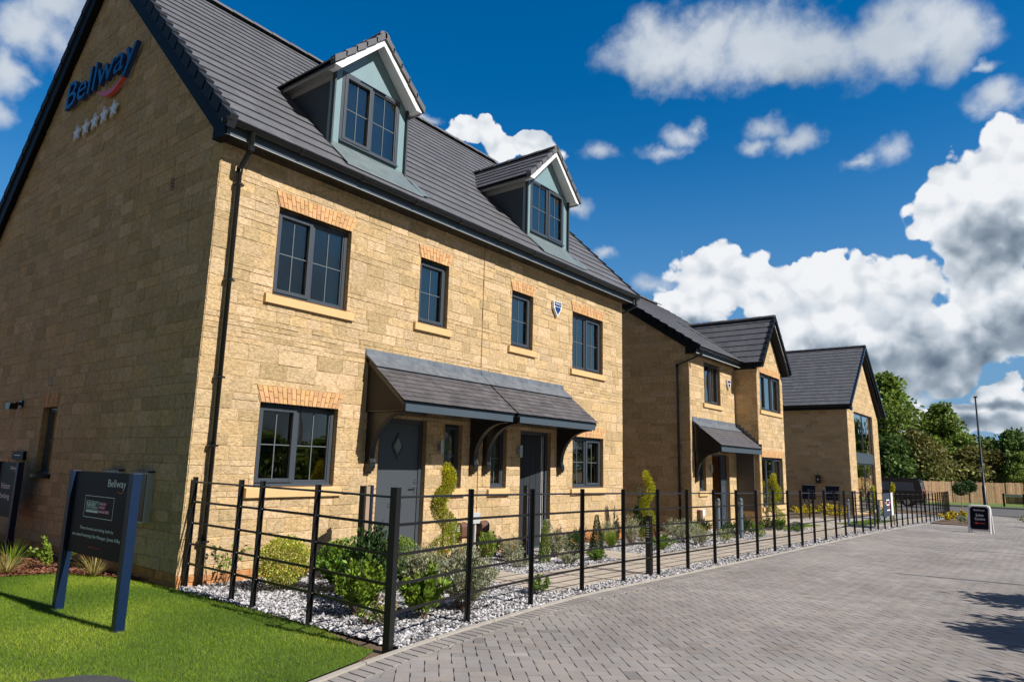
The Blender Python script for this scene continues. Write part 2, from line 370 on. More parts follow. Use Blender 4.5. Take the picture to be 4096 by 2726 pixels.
def stones(mb, u0, u1, z0, z1, holes=(), clips=(), hs=(0.14, 0.21, 0.14, 0.21, 0.10, 0.14, 0.07), lmin=0.2, lmax=0.46, prot=0.0065, gap=0.005, pale=0.07, mi=0, ext=(0.016, 0.016)):
    z = z0
    while z < z1-0.02:
        h = random.choice(hs); h = min(h, z1-z)
        if z1-(z+h) < 0.06: h = z1-z
        u = u0 - ext[0]; u -= 0; first = True
        while u < u1+ext[1]-0.02:
            l = random.uniform(lmin, lmax) if h > 0.09 else random.uniform(lmin, lmax)*0.9
            if first: l *= random.choice((0.5, 1.0, 0.8)); first = False
            if u1+ext[1]-(u+l) < 0.12: l = u1+ext[1]-u
            rects = [(u, u+l, z, z+h)]
            for hh in holes: rects = cut_rects(rects, hh)
            r = random.random()
            if r < pale: t = (1.15, 1.14, 1.22)
            elif r < pale+0.20: k_ = random.uniform(.78, .9); t = (k_, k_*1.01, k_*.97)
            else:
                b = random.uniform(0.90, 1.07); w = random.uniform(-0.05, 0.05); t = (b*(1+w*0.5), b, b*(1-w*1.6))
            for (a, b_, c, d) in rects:
                if b_-a < 0.03 or d-c < 0.02: continue
                g = gap/2
                poly = [(a+g, c+g), (b_-g, c+g), (b_-g, d-g), (a+g, d-g)]
                if a <= u0-ext[0]+1e-6: poly[0] = (a, c+g); poly[3] = (a, d-g)
                for cl in clips:
                    poly = clip_poly(poly, *cl)
                    if len(poly) < 3: break
                if len(poly) < 3: continue
                k = len(poly); cx = sum(p[0] for p in poly)/k; cz = sum(p[1] for p in poly)/k
                e = prot + random.uniform(-0.003, 0.005); tu, tz = random.uniform(-.018, .018), random.uniform(-.03, .03)
                ins = 0.011
                inner = []
                for p in poly:
                    du, dz = p[0]-cx, p[1]-cz; dd = math.hypot(du, dz)+1e-6; kk = max(0.3, 1-ins*1.4/dd)
                    inner.append((cx+du*kk, cz+dz*kk))
                j = lambda: random.uniform(-.002, .002)
                poly = [(p[0]+j(), p[1]+j()*1.2) for p in poly]
                V = [(p[0], -0.004, p[1]) for p in poly] + [(p[0], e*0.55, p[1]) for p in poly] + [(p[0]+j(), e+(p[0]-cx)*tu+(p[1]-cz)*tz, p[1]+j()) for p in inner]
                F = [(i, (i+1) % k, k+(i+1) % k, k+i) for i in range(k)] + [(k+i, k+(i+1) % k, 2*k+(i+1) % k, 2*k+i) for i in range(k)]
                mb.add(V, F + [tuple(range(2*k, 3*k))], mi, t)
            u += l
        z += h
def wall_core(mb, u0, u1, z0, z1, holes, mi=1, top=None, n=0.0, reveal=0.10, rmi=0):
    us = sorted(set([u0, u1] + [h[0] for h in holes] + [h[1] for h in holes])); zs = sorted(set([z0, z1] + [h[2] for h in holes] + [h[3] for h in holes]))
    us = [u for u in us if u0-1e-6 <= u <= u1+1e-6]; zs = [z for z in zs if z0-1e-6 <= z <= z1+1e-6]
    for a, b in zip(us, us[1:]):
        for c, d in zip(zs, zs[1:]):
            if any(h[0] <= (a+b)/2 <= h[1] and h[2] <= (c+d)/2 <= h[3] for h in holes): continue
            mb.add([(a, n, c), (b, n, c), (b, n, d), (a, n, d)], [(0, 1, 2, 3)], mi)
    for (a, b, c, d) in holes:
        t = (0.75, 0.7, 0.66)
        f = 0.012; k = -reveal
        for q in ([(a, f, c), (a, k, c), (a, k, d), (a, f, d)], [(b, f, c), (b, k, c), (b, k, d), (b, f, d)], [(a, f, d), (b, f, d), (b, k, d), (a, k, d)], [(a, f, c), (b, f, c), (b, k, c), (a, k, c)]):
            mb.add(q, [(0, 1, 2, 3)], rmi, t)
def brick_arch(fr, u0, u1, z, parent, h=0.22, splay=0.075, n=None):
    mb = MB(fr); W = u1-u0; n = n or int(round(W/0.066)); ua, ub = u0-splay, u1+splay
    mb.prism([(u0-0.01, z), (u1+0.01, z), (ub, z+h), (ua, z+h)], -0.05, 0.012, 1)
    for i in range(n):
        f0, f1 = i/n, (i+1)/n
        def pt(f, q): return (u0+W*f + ((ua+(ub-ua)*f)-(u0+W*f))*q, z+h*q)
        cuts = [0, 0.33, 1] if i % 2 else [0, 0.67, 1]
        for c0, c1 in zip(cuts, cuts[1:]):
            g = 0.0045; b = random.uniform(.82, 1.14); t = (b, b*random.uniform(.93, 1.03), b*random.uniform(.88, 1.05))
            p = [pt(f0, c0), pt(f1, c0), pt(f1, c1), pt(f0, c1)]
            p = [(p[0][0]+g, p[0][1]+g), (p[1][0]-g, p[1][1]+g), (p[2][0]-g, p[2][1]-g), (p[3][0]+g, p[3][1]-g)]
            mb.prism(p, 0.0, 0.024+random.uniform(-.002, .003), 0, t)
    return mb.build('brick_arch', [m_brick, m_mortar], parent)

# ------------------------------------------------------------------ windows
def window(parent, fr, u0, u1, z0, z1, lights, bars=(1, 1), dep=0.075, sill=0.12, arch=True, name='window', room=True, dress=None, vents=True, sillh=0.135, lead=False, sashes=None, arch_s=0.075):
    mb = MB(fr); n1 = -dep; n0 = -dep-0.07; fw = 0.058
    mb.box(u0, u0+fw, n0, n1, z0, z1); mb.box(u1-fw, u1, n0, n1, z0, z1)
    mb.box(u0+fw, u1-fw, n0, n1, z1-fw, z1); mb.box(u0+fw, u1-fw, n0, n1, z0, z0+fw)
    mb.box(u0+.003, u1-.003, n0, n1+0.030, z0-0.004, z0+0.028)
    W = u1-u0; ed = [u0+W*l[0] for l in lights]+[u1]; glz = []
    for i, l in enumerate(lights):
        a = u0+W*l[0]; b = u0+W*l[1]
        a2 = a+fw if i == 0 else a+0.024; b2 = b-fw if i == len(lights)-1 else b-0.024
        if i > 0: mb.box(a-0.024, a+0.024, n0, n1-0.004, z0+fw, z1-fw)
        if l[2]:   # opening sash
            s = 0.052; c0, c1 = z0+fw-0.012, z1-fw+0.012; a3, b3 = a2-0.012, b2+0.012; m1 = n1+0.016
            mb.box(a3, a3+s, n1-0.03, m1, c0, c1); mb.box(b3-s, b3, n1-0.03, m1, c0, c1)
            mb.box(a3+s, b3-s, n1-0.03, m1, c1-s, c1); mb.box(a3+s, b3-s, n1-0.03, m1, c0, c0+s)
            glz.append((a3+s, b3-s, c0+s, c1-s))
        else:
            s = 0.02
            mb.box(a2, a2+s, n0+.02, n1-0.012, z0+fw, z1-fw); mb.box(b2-s, b2, n0+.02, n1-0.012, z0+fw, z1-fw)
            mb.box(a2+s, b2-s, n0+.02, n1-0.012, z1-fw-s, z1-fw); mb.box(a2+s, b2-s, n0+.02, n1-0.012, z0+fw, z0+fw+s)
            glz.append((a2+s, b2-s, z0+fw+s, z1-fw-s))
    w = mb.build(name, m_frame, parent, bevel=0.004)
    gn = n0+0.035
    for (a, b, c, d) in glz:
        g = MB(fr); tl = random.uniform(-.003, .003)
        g.add([(a-.005, gn+tl, c-.005), (b+.005, gn-tl, c-.005), (b+.005, gn-tl*.5, d+.005), (a-.005, gn+tl*.6, d+.005)], [(0, 1, 2, 3)]); g.build('pane', m_glass, w)
        if bars:
            g = MB(fr); t = 0.0065
            for i in range(bars[0]):
                x = a+(b-a)*(i+1)/(bars[0]+1); g.box(x-t, x+t, gn+0.004, gn+0.008, c, d)
            for i in range(bars[1]):
                z = c+(d-c)*(i+1)/(bars[1]+1); g.box(a, b, gn+0.004, gn+0.0075, z-t, z+t)
            g.build('glazing_bar', m_bar, w)
    if vents:
        g = MB(fr); cx = (u0+u1)/2
        if vents == 'c': g.box(cx-W*.22, cx+W*.22, n1, n1+0.02, z1-0.036, z1-0.018)
        else:
            for i, l in enumerate(lights):
                a = u0+W*l[0]; b = u0+W*l[1]; g.box(a+.06, b-.06, n1, n1+0.020, z1-0.036, z1-0.018)
        g.build('trickle_vent', m_black, w)
    if sill:
        g = MB(fr); so_ = 0.052; zt = z0-0.004; zb = zt-sillh
        g.prism([(-0.06, zt), (so_, zt-0.022), (so_, zb), (0.0, zb), (-0.06, zb)], u0-sill, u1+sill, ax=0)
        g.build('sill', m_sill, w, bevel=0.004)
    if arch: brick_arch(fr, u0, u1, z1, w, splay=arch_s)
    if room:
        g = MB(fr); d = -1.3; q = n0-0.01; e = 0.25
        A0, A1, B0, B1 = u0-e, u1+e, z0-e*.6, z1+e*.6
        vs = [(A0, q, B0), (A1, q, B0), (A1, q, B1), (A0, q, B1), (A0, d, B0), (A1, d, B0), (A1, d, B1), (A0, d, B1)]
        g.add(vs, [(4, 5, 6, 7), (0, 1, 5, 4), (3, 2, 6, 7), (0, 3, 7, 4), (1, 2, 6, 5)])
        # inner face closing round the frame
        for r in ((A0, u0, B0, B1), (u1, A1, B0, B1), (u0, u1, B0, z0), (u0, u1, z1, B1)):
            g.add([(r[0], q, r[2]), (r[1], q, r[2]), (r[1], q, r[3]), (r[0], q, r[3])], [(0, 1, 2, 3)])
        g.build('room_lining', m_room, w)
    def curtain(a, b, c, d, n=-0.26, mat=None, nm='curtain', am=1.0):
        g = MB(fr); k = max(6, int((b-a)/0.018)); V = []; F = []
        for i in range(k+1):
            x = a+(b-a)*i/k; o = am*(0.018*math.sin(i*1.25)+0.006*math.sin(i*2.9))
            V += [(x, n+o, c), (x, n+o*.8, d)]
        for i in range(k): F.append((2*i, 2*i+2, 2*i+3, 2*i+1))
        g.bulk(V, F); g.build(nm, mat or m_curtain, w, smooth=True)
    def blind(a, b, c, d, n=-0.2):
        g = MB(fr); z = d; 
        while z > c: g.box(a, b, n-.012, n+.012, z-.004, z-.001); z -= 0.032
        g.build('venetian_blind', m_blind, w)
    for it in (dress or []):
        if it[0] == 'c': curtain(u0+W*it[1], u0+W*it[2], z0, z1)
        if it[0] == 'n': curtain(u0+W*it[1], u0+W*it[2], z0, z1, n=-0.19, nm='net_curtain', am=0.10, mat=m_net)
        if it[0] == 'b': blind(u0+W*it[1], u0+W*it[2], z0+(z1-z0)*it[3], z1)
    return w

# ------------------------------------------------------------------ roofs
def tiles(mb, O, U, S, W, Ls, tw=0.30, gauge=0.335, th=0.017, stag=0.5, mi=0, clips=(), rise=0.024, jit=0.0008, tv=(.89, 1.11)):
    """tile slope: O lower-left corner, U along the eaves, S up the slope"""
    O, U, S = A(*O), A(*U), A(*S); Nn = np.cross(U, S); 
    if Nn[2] < 0: Nn = -Nn
    rows = int(math.ceil(Ls/gauge)); V = []; T = []; n = 0
    for r in range(rows):
        s0 = r*gauge; s1 = min(Ls, s0+gauge+0.04)
        u = -(stag*tw if r % 2 else 0)
        while u < W:
            a = max(0, u)+0.0005; b = min(W, u+tw)-0.0005; u += tw
            if b-a < 0.02: continue
            if clips:
                c = O+U*(a+b)/2+S*(s0+gauge/2)
                if not all(f(c) for f in clips): continue
            k = random.uniform(-jit, jit); k2 = random.uniform(-jit, jit)
            lo = rise+th; q = [(a, s0, rise+k), (b, s0, rise+k2), (b, s1, 0.0), (a, s1, 0.0), (a, s0, lo+k), (b, s0, lo+k2), (b, s1, th+.001), (a, s1, th+.001)]
            V += [O+U*p[0]+S*p[1]+Nn*p[2] for p in q]; t = random.uniform(tv[0], tv[1]); T += [(t, t, t*random.uniform(.98, 1.02))]*6; n += 1
    F = np.concatenate([MB.BF+8*i for i in range(n)]) if n else np.zeros((0, 4), int)
    fr = mb.fr; mb.fr = None
    if n: mb.bulk(V, F, mi, T)
    mb.fr = fr
def half_ridge(mb, p0, p1, r=0.12, seg=0.45, mi=0):
    p0, p1 = A(*p0), A(*p1); d = p1-p0; L = np.linalg.norm(d); d /= L; s = np.cross(d, A(0, 0, 1)); s /= np.linalg.norm(s); k = int(math.ceil(L/seg))
    for i in range(k):
        a = p0+d*(i*L/k+0.003); b = p0+d*((i+1)*L/k+0.02); V = []; rr = r
        for e, (p, q) in enumerate(((a, rr+.012), (b, rr))):
            for j in range(9):
                t = math.pi*j/8; V.append(p+s*math.cos(t)*q+A(0, 0, 1)*(math.sin(t)*q*.8-0.035))
        V += [a, b]
        F = [(j, j+1, 10+j, 9+j) for j in range(8)]
        t = random.uniform(.9, 1.1); mb.bulk(V, F, mi, [(t, t, t)]*8)
        mb.add([V[j] for j in range(9)], [tuple(range(9))], mi, (t, t, t))
def gutter(parent, p0, p1, out, r=0.058, nm='gutter'):
    mb = MB(); p0, p1, out = A(*p0), A(*p1), A(*out); V = []
    for p in (p0, p1):
        for j in range(9):
            t = math.pi*j/8; V.append(p+out*(-math.cos(t)*r)+A(0, 0, -1)*math.sin(t)*r*1.05)
        for j in range(8, -1, -1):
            t = math.pi*j/8; V.append(p+out*(-math.cos(t)*(r-.005))+A(0, 0, -1)*math.sin(t)*(r-.005)*1.05)
    n = 18; mb.bulk(V, [(j, (j+1) % n, n+(j+1) % n, n+j) for j in range(n)])
    for q in (p0, p1): mb.add([q+out*(-math.cos(math.pi*j/8)*r)+A(0, 0, -1)*math.sin(math.pi*j/8)*r*1.05 for j in range(9)], [tuple(range(9))])
    L = np.linalg.norm(p1-p0); d = (p1-p0)/L; k = max(1, int(L/1.0))
    for i in range(k+1):
        c = p0+d*(L*i/k); w = 0.03 if i % 2 else 0.045; V = []
        for p in (c-d*w, c+d*w):
            for j in range(9):
                t = math.pi*j/8; V.append(p+out*(-math.cos(t)*(r+.008))+A(0, 0, -1)*math.sin(t)*(r+.008)*1.05)
        mb.bulk(V, [(j, j+1, 10+j, 9+j) for j in range(8)])
    return mb.build(nm, m_black, parent, smooth=False)
def downpipe(parent, pts, zclips, side, r=0.034):
    mb = MB(); mb.tube(pts, r, 14)
    for p in pts[1:-1]: mb.tube([A(*p)-A(0, 0, .045), A(*p)+A(0, 0, .03)], r+.007, 14)
    o = mb.build('downpipe', m_black, parent, smooth=True)
    x, y = pts[-1][0], pts[-1][1]; sx, sy = side
    for z in zclips:
        g = MB()
        g.tube([(x, y, z-.014), (x, y, z+.014)], r+.008, 14)
        if sx: g.box(x-.062, x+.062, y-.012, y+.05, z-.012, z+.012)
        else: g.box(x-.012, x+.05, y-.06, y+.06, z-.012, z+.012)
        g.build('pipe_clip', m_black, o)
    return o
def text_pts(s, fr, u0, z0, w, h, n0, n1, mb, mi=0, shear=0.0):
    """extruded lettering fitted to a box w x h, placed in the frame"""
    cu = bpy.data.curves.new('t', 'FONT'); cu.body = s; cu.extrude = 0.5; cu.resolution_u = 3
    ob = bpy.data.objects.new('t', cu); COL.objects.link(ob); dg = bpy.context.evaluated_depsgraph_get(); dg.update()
    me = bpy.data.meshes.new_from_object(ob.evaluated_get(dg))
    v = np.array([x.co[:] for x in me.vertices]); lo = v.min(0); hi = v.max(0)
    x = (v[:, 0]-lo[0])/(hi[0]-lo[0]); y = (v[:, 1]-lo[1])/(hi[1]-lo[1]); zz = (v[:, 2]-lo[2])/(hi[2]-lo[2]+1e-9)
    P = np.stack([u0+x*w+y*shear*h, n0+zz*(n1-n0), z0+y*h], 1)
    b = mb.n; mb.V.append(mb.tf(P)); mb.n += len(P)
    for p in me.polygons: mb.F.append((np.array([[i+b for i in p.vertices]], np.int32), np.array([mi]), np.ones((1, 3))))
    bpy.data.objects.remove(ob); bpy.data.curves.remove(cu); bpy.data.meshes.remove(me)
def vec_star(cu, cz, r, rot=0.0):
    return [(cu+(r if i % 2 == 0 else r*.42)*math.sin(rot+math.pi*i/5), cz+(r if i % 2 == 0 else r*.42)*math.cos(rot+math.pi*i/5)) for i in range(10)]

# ================================================================== HOUSE 1 (semi-detached pair)
def house_one():
    H = thing('semi_detached_house', 'large stone house pair nearest the camera, with two roof dormers and two front doors', 'house', (0, 0, 0), 'new stone houses along the private drive')
    ff = frame((0, 0, 0), (1, 0, 0), (0, -1, 0)); fs = frame((0, 0, 0), (0, 1, 0), (-1, 0, 0))
    W, Dp, ZS = 10.515, 8.66, 5.50
    #        u0    u1    z0    z1    arch  sill
    wins = [(0.889, 2.128, 3.652, 4.868, 1, .12), (3.598, 4.285, 3.755, 4.856, 1, .10), (6.100, 6.800, 3.745, 4.838, 1, .10), (8.285, 9.585, 3.578, 4.832, 1, .09),
            (0.858, 2.102, 1.128, 2.200, 1, .12), (4.345, 4.790, 1.068, 2.130, 0, .09), (5.590, 6.045, 1.055, 2.125, 0, .09), (8.330, 9.612, 1.025, 2.105, 1, .09)]
    doors = [(2.905, 3.915, -0.06, 2.150), (6.475, 7.50, -0.12, 2.135)]
    holes = [w[:4] for w in wins]+doors
    mb = MB(ff)
    wall_core(mb, 0, W, -0.45, ZS, holes)
    sh = [(a, b, c, d) for a, b, c, d in holes] + [(w[0]-.035, w[1]+.035, w[3], w[3]+.222) for w in wins if w[4]] + [(w[0]-w[5], w[1]+w[5], w[2]-.141, w[2]) for w in wins]
    sh += [(2.56, 7.92, 2.20, 3.02)]
    stones(mb, 0, W, 0.72, ZS, sh, hs=(0.14, 0.21, 0.14, 0.21, 0.10, 0.14, 0.07, 0.175), pale=0.09)
    stones(mb, 0, W, 0.12, 0.72, sh, hs=(0.14, 0.10, 0.10, 0.07, 0.175), lmin=.17, lmax=.34, pale=0.05)
    stones(mb, 0, W, -0.33, 0.12, doors, hs=(0.075,), lmin=.21, lmax=.22, prot=.012, mi=2, pale=0)
    mb.fr = fs
    gw = (4.215, 4.800, 1.165, 2.205)
    wall_core(mb, 0, Dp, -0.2, ZS, [gw])
    mb.add([(0, 0, ZS), (Dp, 0, ZS), (Dp, 0, 5.66), (Dp/2, 0, 9.99), (0, 0, 5.66)], [(0, 1, 2, 3, 4)], 1)
    cl = [(-1, 1, 5.60), (1, 1, 14.26)]
    stones(mb, 0, Dp, 0.15, 9.9, [gw, (gw[0]-.02, gw[1]+.02, gw[3], gw[3]+.22), (gw[0]-.08, gw[1]+.08, gw[2]-.07, gw[2]), (4.62, 4.74, 2.55, 2.70), (1.2, 1.30, 5.10, 5.28)], cl, hs=(0.14, 0.21, 0.14, 0.21, 0.10, 0.14, 0.175), lmin=.24, lmax=.5, pale=0.07, prot=0.008)
    stones(mb, 0, Dp, -0.1, 0.15, [], [], hs=(0.075,), lmin=.21, lmax=.22, prot=.012, mi=2, pale=0)
    for (a, b, c, d) in ((4.62, 4.74, 2.55, 2.70), (1.2, 1.30, 5.10, 5.28)):
        mb.box(a, b, -.02, .004, c, d, 3)
        for i in range(4): mb.box(a, b, 0, .014, c+(d-c)*(i+.2)/4, c+(d-c)*(i+.6)/4, 2)
    mb.fr = None
    mb.add([(W, 0, -.4), (W, Dp, -.4), (W, Dp, 5.6), (W, Dp/2, 9.95), (W, 0, 5.6)], [(0, 1, 2, 3, 4)], 0)
    mb.add([(0, Dp, -.4), (W, Dp, -.4), (W, Dp, 5.6), (0, Dp, 5.6)], [(0, 1, 2, 3)], 0)
    mb.box(5.223, 5.230, -.020, -.012, 3.2, 5.46, 0, (.5, .45, .4))      # movement joint
    mb.box(5.223, 5.230, -.020, -.012, 0.1, 2.2, 0, (.5, .45, .4))
    mb.build('wall', [m_stone, m_mortar, m_redbrick, m_black], H)
    # roof
    mb = MB(); h = math.sqrt(.5)
    tiles(mb, (-0.11, -0.385, 5.60), (1, 0, 0), (0, h, h), 10.75, 6.68)
    tiles(mb, (-0.11, 9.05, 5.60), (1, 0, 0), (0, -h, h), 10.75, 6.68, tw=.6)
    mb.prism([(-.33, 5.655), (-.33, 5.60), (4.33, 10.14), (8.99, 5.60), (8.99, 5.655), (4.33, 10.31)], -.10, 10.62, 1, ax=0)
    half_ridge(mb, (-.14, 4.33, 10.36), (10.66, 4.33, 10.36), r=.13)
    rf = mb.build('roof', [m_tile, m_black], H)
    for xa, xb in ((-.165, -.055), (10.575, 10.685)):
        mb = MB()
        for sgn in (1, -1):
            for r in range(20):
                s0 = r*.335-.02; s1 = s0+.37; y0 = -.385+s0*h; z0 = 5.60+s0*h; y1 = -.385+s1*h; z1 = 5.60+s1*h
                if y1 > 4.40: y1, z1 = 4.40, z1-(y1-4.40)
                q = [(y0+.05, z0-.07), (y0-.03, z0+.075), (y1-.012, z1+.045), (y1+.07, z1-.09)]
                if sgn < 0: q = [(8.66-a, b) for a, b in q]
                mb.prism(q, xa, xb, 0, ax=0)
        mb.build('verge_trim', [m_verge], rf)
    for xa, xb in ((10.62, 10.65), (-.135, -.105)):
        mb = MB()
        mb.prism([(-.27, 5.44), (-.27, 5.62), (4.33, 10.22), (8.93, 5.62), (8.93, 5.44), (8.66, 5.44), (4.33, 9.90), (0.02, 5.60), (0.02, 5.44)], xa, xb, ax=0)
        if xa > 0: mb.build('bargeboard', [m_barge], H)
    mb.prism([(0, 5.62), (4.33, 9.95), (8.66, 5.62), (8.66, 5.70), (4.33, 10.03), (0, 5.70)], -.108, 0, ax=0)
    mb.box(-.132, .0, -.268, 0.02, 5.442, 5.458)
    mb.build('bargeboard', [m_barge], H)
    mb = MB(); mb.box(-.11, 10.63, -.27, -.248, 5.455, 5.64); mb.box(4.9, 4.905, -.2725, -.27, 5.455, 5.64, 1); 
    f = mb.build('fascia', [m_fascia, m_black], H)
    mb = MB(); mb.box(-.11, 10.63, -.2485, 0.0, 5.458, 5.470, 0); mb.box(-.11, 10.62, -.276, -.2702, 5.450, 5.456, 1)  # thin pale strip paints the sun highlight along the soffit trim
    mb.build('soffit', [m_black, m_grey_box], H)
    gutter(H, (-.15, -.335, 5.625), (10.70, -.335, 5.615), (0, -1, 0))
    downpipe(H, [(.20, -.335, 5.60), (.20, -.335, 5.36), (.22, -.075, 5.14), (.235, -.075, 0.0)], (4.95, 3.68, 2.45, 1.62, .50), (1, 0))
    downpipe(H, [(10.62, -.335, 5.58), (10.62, -.335, 5.38), (10.60, .25, 5.12), (10.60, .25, -.1)], (4, 2.2), (0, 1))
    # dormers
    for (x0, x1, lit) in ((1.735, 3.290, 0), (6.735, 8.345, 1)):
        xc = (x0+x1)/2; hw = (x1-x0)/2; k = 0.955; zt = 7.54; za = zt+hw*k
        mb = MB(); fd = frame((0, 0.20, 0), (1, 0, 0), (0, -1, 0))
        wu = (x0+.18, x1-.175, 6.32, 7.50); mb.fr = fd
        def fz(u): return zt+(hw-abs(u-xc))*k
        for q in ([(x0, 6.0), (wu[0], 6.0), (wu[0], fz(wu[0])), (x0, zt)], [(wu[1], 6.0), (x1, 6.0), (x1, zt), (wu[1], fz(wu[1]))],
                  [(wu[0], 6.0), (wu[1], 6.0), (wu[1], wu[2]), (wu[0], wu[2])], [(wu[0], wu[3]), (wu[1], wu[3]), (wu[1], fz(wu[1])), (xc, za), (wu[0], fz(wu[0]))]):
            mb.prism(q, -0.06, 0.0)
        mb.fr = None
        # flared apron down to the gutter
        mb.prism([(.205, 6.20), (.195, 6.28), (.12, 6.17), (-.30, 5.775), (-.31, 5.745), (.10, 6.13)], x0+.0, x1+.0, 1, ax=0)
        mb.add([(x1, .195, 6.28), (x1, -.30, 5.775), (x1+.22, -.24, 5.83), (x1+.05, .18, 6.25)], [(0, 1, 2, 3)], 1)
        D = mb.build('dormer', [m_dormer, m_apron], H)
        for xx, s in ((x0, 1), (x1, -1)):
            mb = MB()
            mb.prism([(0.14, 6.10), (.20, 6.10), (1.72, 7.62), (1.72, 7.60), (.14, 7.54)][:1]+[(1.60, 7.56), (0.14, 7.56)], xx+s*0.002, xx+s*.03, 0, ax=0)
            mb.build('cheek', m_cheek, D)
        mb = MB(); L = math.hypot(hw+.17, (hw+.17)*k); e = .17; ze = zt-e*k+.04
        tiles(mb, (x0-e, -.03, ze), (0, 1, 0), (1/math.hypot(1, k), 0, k/math.hypot(1, k)), 2.5, L, gauge=.24, tw=.3)
        tiles(mb, (x1+e, -.03, ze), (0, 1, 0), (-1/math.hypot(1, k), 0, k/math.hypot(1, k)), 2.5, L, gauge=.24, tw=.3)
        mb.prism([(x0-e+.02, ze-.03), (x0-e+.02, ze+.0), (xc, za+.03), (x1+e-.02, ze), (x1+e-.02, ze-.03), (xc, za-.02)], 0.0, 2.4, 1, ax=1)
        half_ridge(mb, (xc, -.045, za+.075), (xc, 2.5, za+.075), r=.10)
        dr = mb.build('dormer_roof', [m_tile, m_black], D)
        for s in (-1, 1):
            mb = MB(); n = 5
            for r in range(n):
                f0, f1 = r/n, (r+1.1)/n; xa = xc+s*(hw+e)*(1-f0); xb = xc+s*(hw+e)*(1-f1); a = ze+(hw+e)*k*f0; b = ze+(hw+e)*k*f1
                mb.prism([(xa, a-.035), (xa+s*.012, a+.075), (xb, b+.055), (xb, b-.05)], -.065, .05, ax=1)
            mb.build('verge_trim', m_tile, dr)
        for s in (-1, 1):
            mb = MB()
            mb.prism([(xc+s*(hw+e-.03), ze-.045), (xc+s*(hw+e-.03), ze-.03), (xc, za-.0), (xc, za-.125), (xc+s*(hw+e-.16), ze-.045)], -.03, .0, ax=1)
            mb.prism([(xc+s*(hw+e-.03), ze-.05), (xc, za-.02), (xc, za-.05), (xc+s*(hw+e-.16), ze-.05)], 0.0, .19, ax=1)
            mb.build('barge_board', m_white, D)
        for xx, s in ((x0, -1), (x1, 1)):
            mb = MB()
            mb.box(min(xx, xx+s*.13), max(xx, xx+s*.13), .19, 1.66, ze-.055, ze-.04); mb.box(min(xx+s*.12, xx+s*.135), max(xx+s*.12, xx+s*.135), .0, 1.60, ze-.075, ze+.01)
            mb.box(min(xx, xx+s*.02), max(xx, xx+s*.02), .2, 1.62, ze-.16, ze-.056)
            mb.build('eaves_trim', m_eaves, D)
        window(D, fd, wu[0], wu[1], wu[2], wu[3], [(0, .5, not lit), (.5, 1, bool(lit))], bars=(1, 1), dep=-.015, sill=0, arch=False, name='dormer_window', room=False, vents='c',
               dress=[('n', 0, 1)] if not lit else [('n', 0.02, .98), ('b', .05, .42, .62), ('b', .58, .95, .62)])
    # windows
    L2 = [(0, .5, True), (.5, 1, False)]; L2b = [(0, .5, False), (.5, 1, True)]; L1 = [(0, 1, True)]
    specs = [dict(lights=L2, vents='c', dress=[('n', 0, 1), ('c', .74, 1)]), dict(lights=L1, dress=[('n', 0, 1)]), dict(lights=L1, dress=[('n', 0, 1), ('b', 0, 1, .25)]), dict(lights=L2b, vents='c', dress=[('b', 0.02, .98, .62), ('c', 0, .12)]),
             dict(lights=L2), dict(lights=[(0, 1, False)], dress=[('n', 0, .9)]), dict(lights=[(0, 1, False)], dress=[('n', .1, 1)]), dict(lights=L2b)]
    for w, s in zip(wins, specs):
        window(H, ff, w[0], w[1], w[2], w[3], sill=w[5], arch=bool(w[4]), **s)
    gwin = window(H, fs, *gw, lights=[(0, 1, False)], arch=True, sill=0, arch_s=0.01)
    mb = MB(fs); mb.box(gw[0]-.07, gw[1]+.07, -.06, .045, gw[2]-.065, gw[2]-.004); mb.build('sill', m_black, gwin)
    # doors
    fr = ff
    mb = MB(fr); a, b, c, d = doors[0]
    mb.box(a, a+.07, -.15, -.075, c, d); mb.box(b-.07, b, -.15, -.075, c, d); mb.box(a+.07, b-.07, -.15, -.075, d-.07, d); mb.box(a, b, -.15, -.03, -.04, .03)
    dr = mb.build('door_frame', m_frame, H, bevel=.004)
    mb = MB(fr); mb.box(a+.073, b-.073, -.14, -.092, .032, d-.073)
    slab = mb.build('front_door', m_door, H)
    xc, zc = (a+b)/2-.02, 1.72; mb = MB(fr)
    for q, t in ((.15, .0), ):
        o = [(xc, zc+.21), (xc+.125, zc), (xc, zc-.21), (xc-.125, zc)]; i_ = [(xc, zc+.15), (xc+.09, zc), (xc, zc-.15), (xc-.09, zc)]
        for j in range(4): mb.prism([o[j], o[(j+1) % 4], i_[(j+1) % 4], i_[j]], -.092, -.074)
    mb.build('diamond_trim', m_door, slab)
    mb = MB(fr); mb.prism(i_, -.090, -.088); mb.build('door_light', M('obscure_glass', (.20, .25, .25), .15, var=.15, vscale=30), slab)
    mb = MB(fr); mb.box(b-.145, b-.115, -.092, -.080, 1.0, 1.22); mb.tube([(b-.13, -.075, 1.10), (b-.13, -.035, 1.10), (b-.26, -.03, 1.10)], .010, 8); mb.tube([(b-.13, -.08, 1.17), (b-.13, -.068, 1.17)], .016, 8)
    mb.build('door_handle', m_steel, slab, smooth=False)
    mb = MB(fr); mb.box(xc-.15, xc+.15, -.092, -.082, .79, .86); mb.box(xc-.13, xc+.13, -.082, -.079, .803, .808); mb.build('letter_plate', m_steel, slab)
    # second door, ajar
    a, b, c, d = doors[1]; mb = MB(fr)
    mb.box(a, a+.07, -.15, -.075, c, d); mb.box(b-.07, b, -.15, -.075, c, d); mb.box(a+.07, b-.07, -.15, -.075, d-.07, d); mb.box(a, b, -.15, -.03, -.12, -.07)
    mb.build('door_frame', m_frame, H, bevel=.004)
    th = R_(20); hx, hy = b-.075-.115, .10
